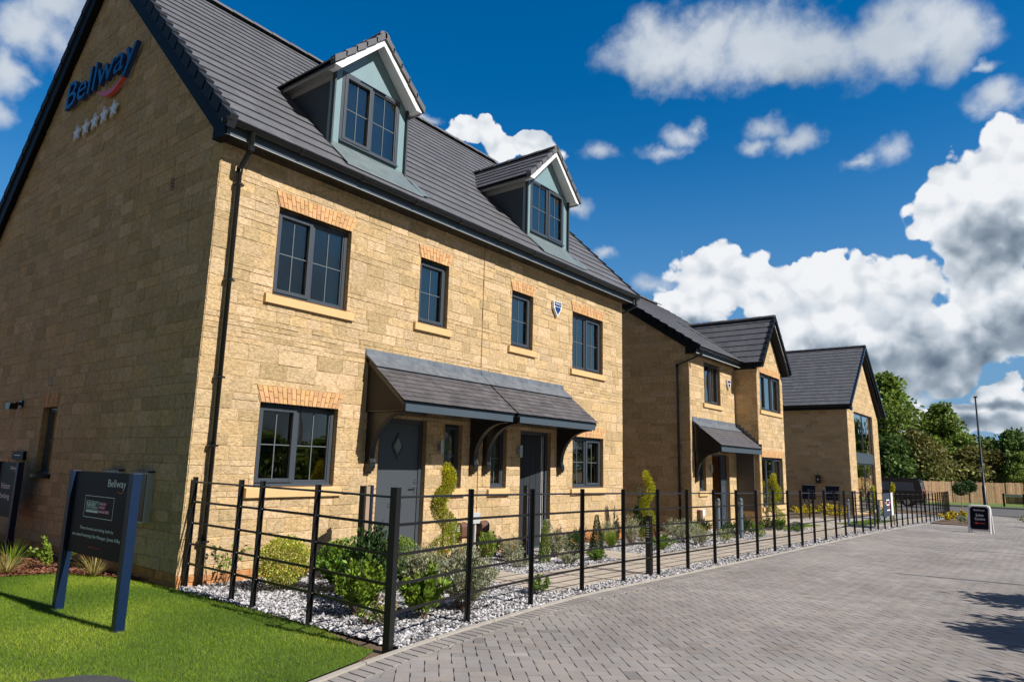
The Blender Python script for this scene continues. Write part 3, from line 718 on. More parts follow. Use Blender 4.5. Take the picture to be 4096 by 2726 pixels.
    f2 = (A(hx, hy, 0), A(-math.cos(th), math.sin(th), 0), A(-math.sin(th), -math.cos(th), 0), A(0, 0, 1))
    mb = MB(f2); mb.box(0, .82, -.045, 0, -.065, d-.08)
    for i in range(5): mb.box(.12+.14*i, .124+.14*i, 0, .0025, -.06, d-.09, 1)
    s2 = mb.build('front_door', [M('door_dark', (.030, .036, .045), .45, spec=.25), m_black], H, label='grey front door standing ajar')
    mb = MB(f2); mb.tube([(.74, .0, 1.05), (.74, .05, 1.05), (.62, .055, 1.05)], .01, 8); mb.box(.72, .76, 0, .012, .95, 1.15); mb.build('door_handle', m_steel, s2)
    mb = MB(); mb.box(hx+.004, hx+.014, .088, .098, -.06, d-.08); mb.box(hx+.05, hx+.057, .083, .089, -.06, d-.08); mb.build('weather_strip', m_white, s2)
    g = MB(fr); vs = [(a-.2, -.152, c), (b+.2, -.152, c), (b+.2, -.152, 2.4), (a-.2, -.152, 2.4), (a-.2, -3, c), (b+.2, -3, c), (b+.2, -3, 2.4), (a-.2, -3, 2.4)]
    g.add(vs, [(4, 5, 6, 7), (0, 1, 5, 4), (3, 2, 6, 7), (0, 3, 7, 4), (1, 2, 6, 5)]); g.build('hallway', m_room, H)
    # porch canopies
    for i, (x0, x1) in enumerate(((2.555, 5.205), (5.255, 7.930))):
        n1 = .87; zt, ze = 3.04, 2.335; S = A(0, n1, zt-ze); L = np.linalg.norm(S); S = S/L
        mb = MB(); tiles(mb, (x0, -n1, ze), (1, 0, 0), tuple(S), x1-x0, L, tw=.20, gauge=.118, th=.008, rise=.013, jit=.002, tv=(.75, 1.25))
        mb.prism([(-n1+.03, ze-.055), (-n1+.03, ze), (0, zt), (0, zt-.08)], x0+.02, x1-.02, 1, ax=0)
        mb.box(x0+.04, x1-.04, -n1+.05, -.02, 2.20, 2.215, 1)
        P = mb.build('porch_canopy', [m_slate, m_black], H)
        mb = MB(); mb.box(x0+.06, x1-.09, -n1+.01, -n1+.035, 2.195, 2.30); mb.build('fascia', m_fascia, P)
        mb = MB(); nl = [(0, 3.155), (-.012, 3.155), (-.03, 3.06), (-.27, 2.878), (-.27, 2.870), (-.03, 3.035), (0, 3.045)]
        if i == 0:
            mb.prism([(a_, b_) for a_, b_ in nl], x0-.015, x1+.02, ax=0)
        else: mb.prism([(a_, b_) for a_, b_ in nl], x0-.02, x1+.0, ax=0)
        mb.build('lead_flashing', m_lead, P, bevel=.003)
        for xx in (x0+.07, x1-.13):
            mb = MB(); mb.prism([(-.005, 2.20), (-n1+.04, 2.20), (-n1+.04, 2.30), (-.005, 3.00)], xx-.012, xx+.018, ax=0)
            mb.build('cheek', m_black if xx > x0+.1 else M('brown_board', (.018, .015, .013), .7), P)
        for xx in (x0+.09, x1-.21):
            cur = [(-(.10+.66*(1-math.cos(t))), 1.52+.66*math.sin(t)) for t in [math.pi/2*j/12 for j in range(13)]]
            prof = [(-.004, 2.20), (-.78, 2.20), (-.78, 2.185)] + cur[::-1] + [(-.115, 1.515), (-.135, 1.46), (-.135, 1.40), (-.10, 1.345), (-.06, 1.33), (-.05, 1.30), (-.004, 1.30)]
            mb = MB(); mb.prism(prof, xx, xx+.10, ax=0); mb.box(xx-.006, xx+.106, -.14, -.004, 1.455, 1.47); mb.build('porch_bracket', M('bracket_paint', (.012, .013, .015), .4) , P, bevel=.003)
    # wall lights, alarm box, utility boxes, meter cabinets, security light
    for x in (4.205, 6.385):
        mb = MB(ff); mb.box(x-.03, x+.03, .02, .035, 1.68, 1.78); mb.tube([(x, .085, 1.62), (x, .085, 1.845)], .038, 16); mb.build('wall_light', m_steel, H, smooth=False)
    mb = MB(ff); sh_ = [(7.45, 4.90), (7.75, 4.90), (7.74, 4.76), (7.60, 4.58), (7.46, 4.76)]
    mb.prism(sh_, .02, .075, 0); ix = [(7.50, 4.78), (7.70, 4.78), (7.70, 4.74), (7.60, 4.62), (7.50, 4.74)]; mb.prism([(7.475, 4.885), (7.725, 4.885), (7.715, 4.80), (7.485, 4.80)], .075, .080, 1); mb.prism(ix, .075, .079, 1)
    al = mb.build('alarm_box', [m_white, m_logo_blue], H, bevel=.006); mb = MB(ff); text_pts('Bellway', ff, 7.51, 4.825, .18, .04, .080, .083, mb); mb.build('lettering', m_wt, al)
    for (a, b, c, d, n, mt) in ((5.06, 5.25, .46, .645, .09, m_grey_box), (4.53, 4.71, .355, .46, .10, m_grey_box), (5.435, 5.50, .385, .485, .09, m_grey_box)):
        mb = MB(ff); mb.box(a, b, .0, n, c, d); mb.tube([((a+b)/2, .05, c+.02), ((a+b)/2, .05, .02), ((a+b)/2, .08, -.10)], .024, 10); mb.build('cable_box', mt, H, bevel=.006)
    for (a, b, c, d) in ((4.72, 4.885, .24, .49), (5.245, 5.44, .26, .495)):
        mb = MB(ff); zz_ = [(.0, c), (.10, c), (.135, c+.03), (.135, d-.06), (.11, d-.02), (.05, d), (0, d)]; mb.prism([(p[0], p[1]) for p in zz_], a, b, ax=0); mb.build('meter_cover', m_brown_box, H, bevel=.01)
    for (a, b, c, d) in ((.80, 1.26, .665, 1.275), (1.62, 2.06, .665, 1.275)):
        mb = MB(fs); mb.box(a, b, 0, .085, c, d, 0); mb.box(a-.015, b+.015, 0.0, .10, d, d+.018, 1); mb.box(a+.02, b-.02, .085, .092, c+.02, d-.02, 1)
        bx = mb.build('meter_cabinet', [m_grey_box, m_black], H, bevel=.004)
        mb = MB(fs); mb.box(a+.13, a+.28, .092, .0935, .90, 1.02, 0); mb.build('warning_sticker', m_pink, bx)
    mb = MB(fs); mb.box(5.74, 5.86, .0, .04, 2.24, 2.36); mb.tube([(5.80, .04, 2.30), (5.80, .12, 2.30)], .03, 10); mb.prism([(5.68, 2.30), (5.92, 2.30), (5.88, 2.20), (5.72, 2.20)], .10, .22); mb.build('security_light', m_black, H, bevel=.006)
    mb = MB(fs); mb.box(5.25, 5.75, .02, .06, 1.36, 1.50, 0); mb.box(5.36, 5.64, .06, .063, 1.43, 1.445, 1); mb.build('name_plaque', [m_board, m_wt], H)
    # gable lettering, swoosh and stars
    fl = frame((0, 0, 0), (0, -1, 0), (-1, 0, 0))
    mb = MB(fl); text_pts('Bellway', fl, -5.56, 7.43, 2.75, .66, .05, .12, mb, shear=0.12); sg = mb.build('wall_lettering', m_logo_blue, H)
    mb = MB(fl); pts = []
    for i in range(17):
        t = i/16; u = -4.13+t*1.0; pts.append((u, 7.50-.16*math.sin(math.pi*t*.9)+.02*t, .012+.035*math.sin(math.pi*min(1, t*1.1))))
    poly = [(p[0], p[1]-p[2]-.02) for p in pts]+[(p[0], p[1]+p[2]-.02) for p in pts[::-1]]
    mb.prism(poly, .05, .11); mb.build('swoosh', m_logo_red, sg)
    for i in range(5):
        mb = MB(fl); mb.prism(vec_star(-4.93+i*.365, 7.0, .16), .05, .08); mb.build('star', m_logo_grey, sg)
    return H
H1 = house_one()

# ================================================================== HOUSE 2 (detached with a front gable bay)
def simple_brackets(): pass
def house_two():
    H = thing('detached_house', 'middle stone house with a projecting two-storey gabled bay and one porch canopy', 'house', (14.3, -.1, -.22), 'new stone houses along the private drive')
    YF, YB, X0, X1, XB = -.10, -.82, 14.30, 20.60, 17.92
    ff = frame((0, YF, 0), (1, 0, 0), (0, -1, 0)); fb = frame((0, YB, 0), (1, 0, 0), (0, -1, 0)); fs = frame((X0, 0, 0), (0, 1, 0), (-1, 0, 0)); fi = frame((XB, 0, 0), (0, 1, 0), (-1, 0, 0))
    w1 = (15.37, 16.64, 3.425, 4.665); w0 = (14.84, 15.33, .865, 1.93); dr = (15.82, 17.20, -.30, 1.935)
    b1 = (18.21, 20.32, 3.425, 4.625); b0 = (18.10, 20.27, .375, 1.905)
    mb = MB(ff); ZS = 4.80
    wall_core(mb, X0, XB, -.6, ZS, [w1, w0, dr])
    stones(mb, X0, XB, -.4, ZS, [w1, w0, dr, (w1[0]-.13, w1[1]+.13, w1[2]-.14, w1[2]), (w0[0]-.09, w0[1]+.09, w0[2]-.14, w0[2]), (14.42, 17.9, 2.03, 2.80)], ext=(.016, -.0))
    mb.fr = fb
    wall_core(mb, XB, X1, -.7, 4.62, [b1, b0]); xc = 19.26; k = 1.12
    mb.add([(XB, 0, 4.62), (X1, 0, 4.62), (xc, 0, 6.12)], [(0, 1, 2)], 1)
    za = 6.22
    stones(mb, XB, X1, -.5, 6.2, [b1, b0, (b1[0]-.1, b1[1]+.1, b1[2]-.14, b1[2]), (b0[0]-.1, b0[1]+.1, b0[2]-.14, b0[2]), (b1[0]-.03, b1[1]+.03, b1[3], b1[3]+.22), (b0[0]-.03, b0[1]+.03, b0[3], b0[3]+.22)],
           [(-k, 1, za-k*xc), (k, 1, za+k*xc)])
    mb.fr = fi; mb.add([(YB, 0, -.6), (YF, 0, -.6), (YF, 0, 4.7), (YB, 0, 4.7)], [(0, 1, 2, 3)], 1); stones(mb, YB, YF, -.5, 4.62, ext=(.016, -.02), lmin=.25, lmax=.5)
    p = .685; Dp = 8.0; yr = YF+Dp/2
    mb.fr = fs; wall_core(mb, YF, YF+Dp, -.6, ZS, []); mb.add([(YF, 0, ZS), (YF+Dp, 0, ZS), (YF+Dp, 0, 5.1), (yr, 0, 5.15+p*(yr-YF)), (YF, 0, 5.1)], [(0, 1, 2, 3, 4)], 1)
    stones(mb, YF, YF+Dp, -.4, 7.8, [], [(-p, 1, 5.06-p*YF), (p, 1, 5.06+p*(YF+Dp))], lmin=.25, lmax=.5, pale=.06)
    mb.fr = None
    mb.add([(X1, YB, -.7), (X1, YF+Dp, -.7), (X1, YF+Dp, 5), (X1, yr, 7.7), (X1, YB, 4.7)], [(0, 1, 2, 3, 4)], 0)
    mb.add([(X0, YF+Dp, -.7), (X1, YF+Dp, -.7), (X1, YF+Dp, 5), (X0, YF+Dp, 5)], [(0, 1, 2, 3)], 0)
    mb.build('wall', [m_stone, m_mortar], H)
    # main roof
    mb = MB(); c = math.hypot(1, p); S = (0, 1/c, p/c); y0 = -.52; ze = 5.24+p*y0+.0
    Lr = (yr-y0)*c
    tiles(mb, (X0-.16, y0, ze), (1, 0, 0), S, X1-X0+.32, Lr, gauge=.30, clips=(lambda q: not (q[0] > XB-.05 and q[1] < .2),))
    tiles(mb, (X0-.16, 2*yr-y0, ze), (1, 0, 0), (0, -1/c, p/c), X1-X0+.32, Lr, tw=.6)
    mb.prism([(y0+.05, ze-.05), (y0+.05, ze+.01), (yr, ze+p*(yr-y0)-.01), (2*yr-y0-.05, ze+.01), (2*yr-y0-.05, ze-.05), (yr, ze+p*(yr-y0)-.2)], X0-.14, X1+.14, 1, ax=0)
    half_ridge(mb, (X0-.17, yr, ze+p*(yr-y0)+.05), (X1+.17, yr, ze+p*(yr-y0)+.05))
    # bay roof
    e = .20; kb = 1.12; cb = math.hypot(1, kb); zb = 6.60-kb*(xc-XB+e); yf = -1.09
    tiles(mb, (XB-e, yf, zb), (0, 1, 0), (1/cb, 0, kb/cb), 3.2, (xc-XB+e)*cb, gauge=.30, clips=(lambda q: q[2] > 5.02+p*q[1],))
    tiles(mb, (X1+e, yf, zb), (0, 1, 0), (-1/cb, 0, kb/cb), 3.2, (X1+e-xc)*cb, gauge=.30)
    mb.prism([(XB-e+.03, zb-.04), (XB-e+.03, zb+.005), (xc, 6.60), (X1+e-.03, zb+.005), (X1+e-.03, zb-.04), (xc, 6.52)], yf+.02, 1.9, 1, ax=1)
    half_ridge(mb, (xc, yf, 6.645), (xc, 1.95, 6.645), r=.11)
    mb.prism([(YF-.4, 5.24+p*(YF-.4)+.045), (1.75, 5.24+p*1.75+.045), (1.75, 5.24+p*1.75+.06), (YF-.4, 5.24+p*(YF-.4)+.06)], XB-.2, XB-.19, 1, ax=0)
    rf = mb.build('roof', [m_tile, m_black], H)
    mb = MB()
    for s in (-1, 1):
        for r in range(8):
            f0, f1 = r/8, (r+1.12)/8; w = (xc-XB+e) if s < 0 else (X1+e-xc); xa = xc+s*w*(1-f0); xb2 = xc+s*w*(1-f1); a = zb+w*kb*f0; b = zb+w*kb*f1
            if s > 0: a = zb+(w)*kb*f0; b = zb+w*kb*f1
            mb.prism([(xa, a-.08), (xa+s*.02, a+.075), (xb2, b+.055), (xb2, b-.09)], yf-.03, yf+.07, ax=1)
    mb.build('verge_trim', m_barge, rf)
    for xa in (X0-.20, X1+.12):
        mb = MB()
        for r in range(18):
            s0 = r*.30; s1 = s0+.33; ya = y0+s0/c; a = ze+p*s0/c; yb = y0+s1/c; b = ze+p*s1/c
            if yb > yr: break
            mb.prism([(ya, a-.10), (ya-.01, a+.06), (yb, b+.035), (yb+.03, b-.11)], xa, xa+.08, ax=0)
        mb.build('verge_trim', m_barge, rf)
    mb = MB()
    mb.prism([(YF-.28, 4.72), (YF-.28, 4.98), (yr, 7.85), (yr, 7.60), (YF+.04, 4.92), (YF+.04, 4.72)], X0-.15, X0-.12, ax=0)
    mb.prism([(YF, 4.93), (yr, 4.93+p*(yr-YF)), (yr, 5.0+p*(yr-YF)), (YF, 5.0)], X0-.12, X0, ax=0)
    mb.build('bargeboard', m_barge, H); mb = MB()
    mb.prism([(XB-e, zb-.13), (XB-e, zb+.03), (xc, 6.56), (X1+e, zb+.03), (X1+e, zb-.13), (X1, zb-.13), (xc, 6.35), (XB, zb-.13)], yf+.03, yf+.05, ax=1)
    mb.box(XB-e+.02, XB, yf+.05, .2, zb-.13, zb-.10); mb.box(X1, X1+e-.02, yf+.05, .2, zb-.13, zb-.10)
    mb.box(XB-e+.0, XB-e+.02, yf+.05, YF-.3, zb-.13, zb+.02)
    mb.prism([(XB, zb-.10), (xc, 6.28), (X1, zb-.10), (X1, zb-.06), (xc, 6.34), (XB, zb-.06)], yf+.05, YB, ax=1)
    mb.build('bargeboard', m_barge, H)
    mb = MB()
    for s in (1,):
        mb.prism([(xc+.05, 6.34), (xc+.07, 6.34), (X1+.10, zb-.0), (X1+.08, zb-.0)], yf+.028, yf+.0295, ax=1)
    mb.build('barge_trim', m_white, H)
    mb = MB(); mb.box(X0-.14, XB-.15, YF-.28, YF-.258, 4.735, 4.90); mb.build('fascia', m_fascia, H)
    mb = MB(); mb.box(X0-.14, XB-.15, YF-.285, YF-.281, 4.728, 4.737, 1); mb.box(X0-.14, XB-.15, YF-.26, YF, 4.74, 4.75, 0); mb.build('soffit', [m_black, m_white], H)  # white strip repeats the highlight painted along the soffit edge
    gutter(H, (X0-.17, YF-.34, 4.90), (XB-.12, YF-.34, 4.90), (0, -1, 0))
    downpipe(H, [(14.42, YF-.34, 4.88), (14.40, YF-.34, 4.70), (14.22, .22, 4.42), (14.22, .22, -.2)], (3.6, 2.1, .9), (0, 1))
    window(H, ff, *w1, lights=[(0, .5, False), (.5, 1, True)], arch=False, sill=.13, bars=(1, 0), dress=[('b', 0, 1, .55), ('n', 0, .45)])
    window(H, ff, *w0, lights=[(0, 1, False)], arch=False, sill=.09, bars=None, dress=[('n', 0, 1)])
    window(H, fb, *b1, lights=[(0, .33, True), (.33, .66, False), (.66, 1, True)], bars=None, sill=.10, dress=[('n', 0, 1)])
    window(H, fb, *b0, lights=[(0, .33, False), (.33, .66, False), (.66, 1, True)], bars=None, sill=.10)
    # doorway with the warm lobby and grey door
    a, b, c_, d = dr; mb = MB(ff)
    mb.box(a, a+.06, -.16, -.08, c_, d); mb.box(b-.06, b, -.16, -.08, c_, d); mb.box(a+.06, b-.06, -.16, -.08, d-.06, d); mb.box(16.72, 16.78, -.16, -.08, c_, d-.06); mb.build('door_frame', m_frame, H)
    mb = MB(ff); mb.box(16.78, b-.06, -.15, -.10, c_+.06, d-.06); mb.box(16.83, b-.12, -.10, -.092, 1.0, 1.8, 1); mb.box(16.83, b-.12, -.10, -.092, .1, .8, 1); mb.build('side_panel', [m_door, m_frame], H)
    mb = MB(ff); vs = [(a-.1, -.17, c_), (b+.1, -.17, c_), (b+.1, -.17, d+.1), (a-.1, -.17, d+.1), (a-.1, -1.6, c_), (b+.1, -1.6, c_), (b+.1, -1.6, d+.1), (a-.1, -1.6, d+.1)]
    mb.add(vs, [(4, 5, 6, 7), (0, 1, 5, 4), (3, 2, 6, 7), (0, 3, 7, 4), (1, 2, 6, 5)]); mb.build('lobby', m_oak, H)
    mb = MB(); mb.prism([(a+.06, -.0), (a+.06, d-.1), (a+.10, d-.1), (a+.10, -.0)], .05, .95, ax=1); o = mb.build('front_door', m_oak, H, label='warm brown front door standing open')
    # porch
    x0, x1, n1, zt, zl = 14.42, 17.90, .84, 2.82, 2.145; fr2 = YF
    S = A(0, n1, zt-zl); L = np.linalg.norm(S); S = S/L
    mb = MB(); tiles(mb, (x0, YF-n1, zl), (1, 0, 0), tuple(S), x1-x0, L, tw=.20, gauge=.118, th=.008, rise=.010)
    mb.prism([(YF-n1+.03, zl-.05), (YF-n1+.03, zl), (YF, zt), (YF, zt-.08)], x0+.02, x1-.01, 1, ax=0); mb.box(x0+.04, x1-.04, YF-n1+.05, YF-.02, 1.975, 1.99, 1)
    P = mb.build('porch_canopy', [m_slate, m_black], H)
    mb = MB(); mb.box(x0+.05, x1-.02, YF-n1+.01, YF-n1+.035, 1.975, 2.10); mb.build('fascia', m_fascia, P)
    mb = MB(); mb.prism([(YF, 2.955), (YF-.012, 2.955), (YF-.03, 2.84), (YF-.22, 2.69), (YF-.22, 2.675), (YF, 2.82)], x0-.01, x1, ax=0); mb.build('lead_flashing', m_lead, P, bevel=.003)
    mb = MB(); mb.prism([(YF, 1.98), (YF-n1+.04, 1.98), (YF-n1+.04, 2.08), (YF, 2.78)], x0+.06, x0+.09, ax=0); mb.build('cheek', m_black, P)
    for xx in (x0+.10,):
        cur = [(YF-(.10+.60*(1-math.cos(t))), 1.32+.62*math.sin(t)) for t in [math.pi/2*j/12 for j in range(13)]]
        mb = MB(); mb.prism([(YF-.004, 1.98), (YF-.72, 1.98)]+cur[::-1]+[(YF-.12, 1.28), (YF-.10, 1.18), (YF-.05, 1.12), (YF-.004, 1.12)], xx, xx+.10, ax=0); mb.build('porch_bracket', m_black, P)
    mb = MB()
    for r in range(7):
        y = YF-.02-r*.11; z = 2.93-r*.105; mb.box(XB-.024, XB-.016, y-.14, y, z-.16, z)
    mb.build('stepped_flashing', m_lead, P)
    mb = MB(ff); mb.box(15.58, 15.63, .02, .04, 1.45, 1.55); mb.tube([(15.60, .08, 1.40), (15.60, .08, 1.62)], .035, 12); mb.build('wall_light', m_steel, H)
    mb = MB(ff); mb.prism([(17.12, 4.30), (17.42, 4.30), (17.40, 4.16), (17.27, 3.98), (17.14, 4.16)], .02, .07, 0); mb.prism([(17.15, 4.28), (17.39, 4.28), (17.38, 4.20), (17.16, 4.20)], .07, .075, 1); mb.prism([(17.17, 4.17), (17.37, 4.17), (17.27, 4.03)], .07, .075, 1); mb.build('alarm_box', [m_white, m_logo_blue], H)
    mb = MB(ff); mb.box(14.80, 14.98, 0, .10, .18, .36); mb.build('cable_box', m_white, H, bevel=.006)
    mb = MB(ff); mb.box(14.60, 14.78, 0, .12, .02, .36); mb.build('meter_cover', m_brown_box, H, bevel=.02)
    return H
H2 = house_two()

def house_three():
    X0, X1, YF = 34.4, 42.4, 0.0; xc = 38.75
    H = thing('detached_house', 'far stone house turned gable end to the drive, with tall two-storey glazing', 'house', (X0, YF, -.6), 'new stone houses along the private drive')
    ff = frame((0, YF, 0), (1, 0, 0), (0, -1, 0)); fs = frame((X0, 0, 0), (0, 1, 0), (-1, 0, 0))
    g1 = (36.05, 40.80, 2.50, 4.72); g0 = (36.00, 40.80, -.55, 2.00); pn = (36.0, 40.8, 2.0, 2.5); gh = (36.0, 40.8, -.55, 4.72)
    k = (8.10-4.85)/(xc-X0+.1); mb = MB(ff)
    wall_core(mb, X0, X1, -.9, 4.8, [gh]); mb.add([(X0, 0, 4.8), (X1, 0, 4.8), (xc, 0, 8.0)], [(0, 1, 2)], 1)
    stones(mb, X0, X1, -.7, 8.0, [gh], [(-k, 1, 4.78-k*X0), (k, 1, 4.78+k*X1)], lmin=.3, lmax=.6)
    mb.fr = fs; wall_core(mb, YF, YF+9, -.9, 4.85, []); stones(mb, YF, YF+9, -.7, 4.85, lmin=.3, lmax=.7, hs=(.14, .21, .21, .175), pale=.06)
    mb.fr = None; mb.add([(X1, 0, -1), (X1, 9, -1), (X1, 9, 4.85), (X1, 0, 4.85)], [(0, 1, 2, 3)], 0); mb.add([(X0, 9, -1), (X1, 9, -1), (X1, 9, 4.85), (xc, 9, 8), (X0, 9, 4.85)], [(0, 1, 2, 3, 4)], 0)
    mb.build('wall', [m_stone, m_mortar], H)
    zr = 8.60; e = .30; xe0 = X0-e; c = None; mb = MB()
    kk = (zr-4.93)/(xc-xe0); cc = math.hypot(1, kk)
    tiles(mb, (xe0, -.28, 4.93), (0, 1, 0), (1/cc, 0, kk/cc), 9.5, (xc-xe0)*cc, gauge=.335)
    x1e = xc+(xc-xe0); tiles(mb, (x1e, -.28, 4.93), (0, 1, 0), (-1/cc, 0, kk/cc), 9.5, (xc-xe0)*cc, gauge=.335, tw=.6)
    mb.prism([(xe0+.04, 4.86), (xe0+.04, 4.94), (xc, zr), (x1e-.04, 4.94), (x1e-.04, 4.86), (xc, zr-.2)], -.26, 9.2, 1, ax=1)
    half_ridge(mb, (xc, -.30, zr+.05), (xc, 9.2, zr+.05))
    for s in (-1, 1):
        for r in range(17):
            f0, f1 = r/17, (r+1.1)/17; w = xc-xe0; xa = xc+s*w*(1-f0); xb = xc+s*w*(1-f1); a = 4.93+w*kk*f0; b = 4.93+w*kk*f1
            mb.prism([(xa, a-.10), (xa, a+.07), (xb, b+.05), (xb, b-.10)], -.33, -.24, 1, ax=1)
    mb.build('roof', [m_tile, m_black], H)
    mb = MB(); mb.box(xe0, X0, -.2, 9.2, 4.70, 4.84); mb.box(xe0-.02, xe0, -.2, 9.2, 4.72, 4.90)
    mb.prism([(xe0+.02, 4.72), (xe0+.02, 4.90), (xc, zr-.06), (x1e-.02, 4.90), (x1e-.02, 4.72), (xc, zr-.40)], -.24, -.20, ax=1)
    mb.prism([(X0, 4.78), (xc, 8.08), (X1, 4.78), (X1, 4.84), (xc, 8.14), (X0, 4.84)], -.2, 0, ax=1)
    mb.build('bargeboard', m_barge, H)
    gutter(H, (xe0-.06, -.22, 4.88), (xe0-.06, 9.2, 4.88), (-1, 0, 0))
    mb = MB(); mb.box(xe0-.14, xe0+.05, -.35, -.24, 4.62, 4.84); mb.build('box_end', m_fascia, H)
    w = window(H, ff, *g1, lights=[(0, .5, False), (.5, 1, False)], bars=None, arch=False, sill=0, vents=False, dress=[('c', .0, .06), ('c', .46, .54)])
    w2 = window(H, ff, *g0, lights=[(0, .5, False), (.5, 1, False)], bars=None, arch=False, sill=0, vents=False)
    mb = MB(ff); mb.box(36.0, 40.8, -.14, -.03, 2.0, 2.5); mb.build('spandrel_panel', m_fascia, H)
    mb = MB(fs); mb.box(1.42, 1.66, 0, .16, .92, 1.32); mb.build('charger_box', m_black, H, bevel=.02)
    mb = MB(fs); mb.box(1.50, 1.57, .16, .165, 1.08, 1.14); mb.build('charger_light', m_wt, H)
    return H
H3 = house_three()

# ================================================================== ESTATE RAILINGS
def railing(name, label, pts, posts_xy, H=1.25, rails=(1.19, .965, .725, .49, .27), group=None, corner=(), latch=None, hidden=()):
    t = thing(name, label, 'railing', (pts[0][0], pts[0][1], zg(pts[0][0])), group)
    for i, (x, y) in enumerate(posts_xy):
        z = zg(x); j = min(i+1, len(posts_xy)-1); j0 = max(0, j-1); d = A(posts_xy[j][0]-posts_xy[j0][0], posts_xy[j][1]-posts_xy[j0][1], 0); d /= np.linalg.norm(d); n = A(-d[1], d[0], 0)
        fr = (A(x, y, z), d, n, A(0, 0, 1)); mb = MB(fr)
        if i in corner: mb.box(-.032, .032, -.032, .032, -.1, H+.02)
        else:
            mb.box(-.026, .026, -.006, .004, -.1, H); mb.box(-.006, .004, -.045, .004, -.1, H)
        for r in rails:
            V = [(-.008, -.006), ]
            mb.tube([(0.014, -.008, r+.0), (0.014, -.013, r)], .008, 6, 1)
        mb.build('post', [m_railing, m_steel], t, bevel=.0)
    for r in rails:
        mb = MB(); path = [(p[0], p[1], zg(p[0])+r) for p in pts]
        if r == max(rails): mb.tube(path, .0105, 8)
        else:
            V = []; F = []; k = len(path)
            for (x, y, z) in path: V += [(x, y-.004, z-.012), (x, y+.004, z-.012), (x, y+.004, z+.012), (x, y-.004, z+.012)]
            if abs(pts[-1][0]-pts[0][0]) < .5:
                V = []
                for (x, y, z) in path: V += [(x-.004, y, z-.012), (x+.004, y, z-.012), (x+.004, y, z+.012), (x-.004, y, z+.012)]
            F = [(4*i+j, 4*i+(j+1) % 4, 4*i+4+(j+1) % 4, 4*i+4+j) for i in range(k-1) for j in range(4)]
            mb.bulk(V, F)
        mb.build('rail', m_railing, t)
    return t
FY = lambda x: float(np.interp(x, [-.14, 1.06, 2.26, 3.47, 4.58, 6.0, 10, 20, 28, 34, 38, 44], [-3.70, -3.475, -3.35, -3.26, -3.24, -3.28, -3.34, -3.37, -3.48, -3.60, -3.5, -3.2]))
fx = [-.14, 1.06, 2.26, 3.47, 4.58, 5.60, 6.62, 7.72, 8.78, 9.83, 10.89, 11.9, 12.9, 13.95, 15.0, 16.07, 17.14, 18.25, 19.35, 20.45]
while fx[-1] < 43: fx.append(fx[-1]+1.09)
fp = [(x, FY(x)) for x in fx]
railing('estate_railing', 'long black horizontal-bar railing beside the paved drive', fp, fp, corner=(0,))
sp = [(.09, -.05), (.06, -1.08), (.035, -1.52), (-.02, -2.52), (-.14, -3.70)]
railing('estate_railing', 'short black railing between the lawn and the gravel bed', sp, sp[:-1], corner=())
def small_rail(label, a, b, n):
    pts = [(a[0]+(b[0]-a[0])*i/n, a[1]+(b[1]-a[1])*i/n) for i in range(n+1)]
    railing('estate_railing', label, pts, pts)
small_rail('black railing dividing the gardens in front of the far stone house', (24.3, -2.8), (27.2, .2), 4)
small_rail('black railing at the far end of the drive before the road', (43.3, -3.2), (44.5, 4.0), 6)
mb = MB(); x = 5.50; y = FY(x); z = zg(x)
mb.box(x-.06, x+.02, y+.03, y+.11, z-.05, z+.86)
for i in range(7): mb.box(x-.062, x-.060, y+.045, y+.095, z+.55+i*.035, z+.565+i*.035, 1)
mb.build('bollard_light', [m_railing, m_steel], label='square black light bollard tight behind the railing by the second door', cat='bollard', bevel=.003)

# ================================================================== GROUND
EX = [-12, -4, -1.12, -.18, .93, 2.11, 3.27, 4.3, 6, 10, 20, 28, 31, 45]; EY = [-6.4, -4.62, -3.95, -3.765, -3.615, -3.485, -3.40, -3.41, -3.45, -3.50, -3.54, -3.66, -3.75, -3.9]
E_ = lambda x: float(np.interp(x, EX, EY))
def sheet(name, poly, dz, mat, step=2.0, **kw):
    """flat sheet over a polygon, following the fall of the site (cut into strips along x)"""
    xs = sorted(set([p[0] for p in poly] + [x for x in GX if min(p[0] for p in poly) < x < max(p[0] for p in poly)]))
    mb = MB(); 
    for a, b in zip(xs, xs[1:]):
        if b-a < 1e-5: continue
        q = clip_poly(clip_poly(poly, -1, 0, -a), 1, 0, b)
        if len(q) >= 3: mb.add([(p[0], p[1], zg(p[0])+dz) for p in q], [tuple(range(len(q)))])
    return mb.build(name, mat, **kw)
m_soil = M('soil', (.125, .082, .05), .95, var=.3, vscale=4, bump=.8, bscale=25)
m_bounce_field = M('warm_bounce_field', (.13, .115, .065), .9, var=.25, vscale=.6, bump=.6, bscale=12)  # far ground out of view, tan chosen to bounce warm light onto the gable
m_lawnb = M('lawn_base', (.068, .125, .014), .95, var=.3, vscale=2.2, bump=.8, bscale=60)
m_grit = M('joint_grit', (.045, .042, .038), .95, var=.3, vscale=30, bump=.6, bscale=90)
m_slab = M('paving_slab', (.40, .345, .285), .85, var=.10, vscale=3.5, bump=.2, bscale=60, tint=True, speck=(25, .62, .8, (.33, .27, .21)))
m_block = M('concrete_block', (.278, .254, .243), .88, var=.16, vscale=1.6, bump=.5, bscale=140, tint=True, spec=.25, speck=(150, .6, .75, (.36, .33, .31)))
m_kerb = M('kerb_concrete', (.38, .35, .31), .85, var=.14, vscale=4, bump=.3, bscale=80)
m_tarmac = M('tarmac', (.06, .06, .062), .85, var=.15, vscale=3, bump=.6, bscale=150, speck=(120, .62, .75, (.13, .13, .13)))
m_road = M('road_surface', (.105, .10, .098), .85, var=.12, vscale=.8, bump=.4, bscale=80)
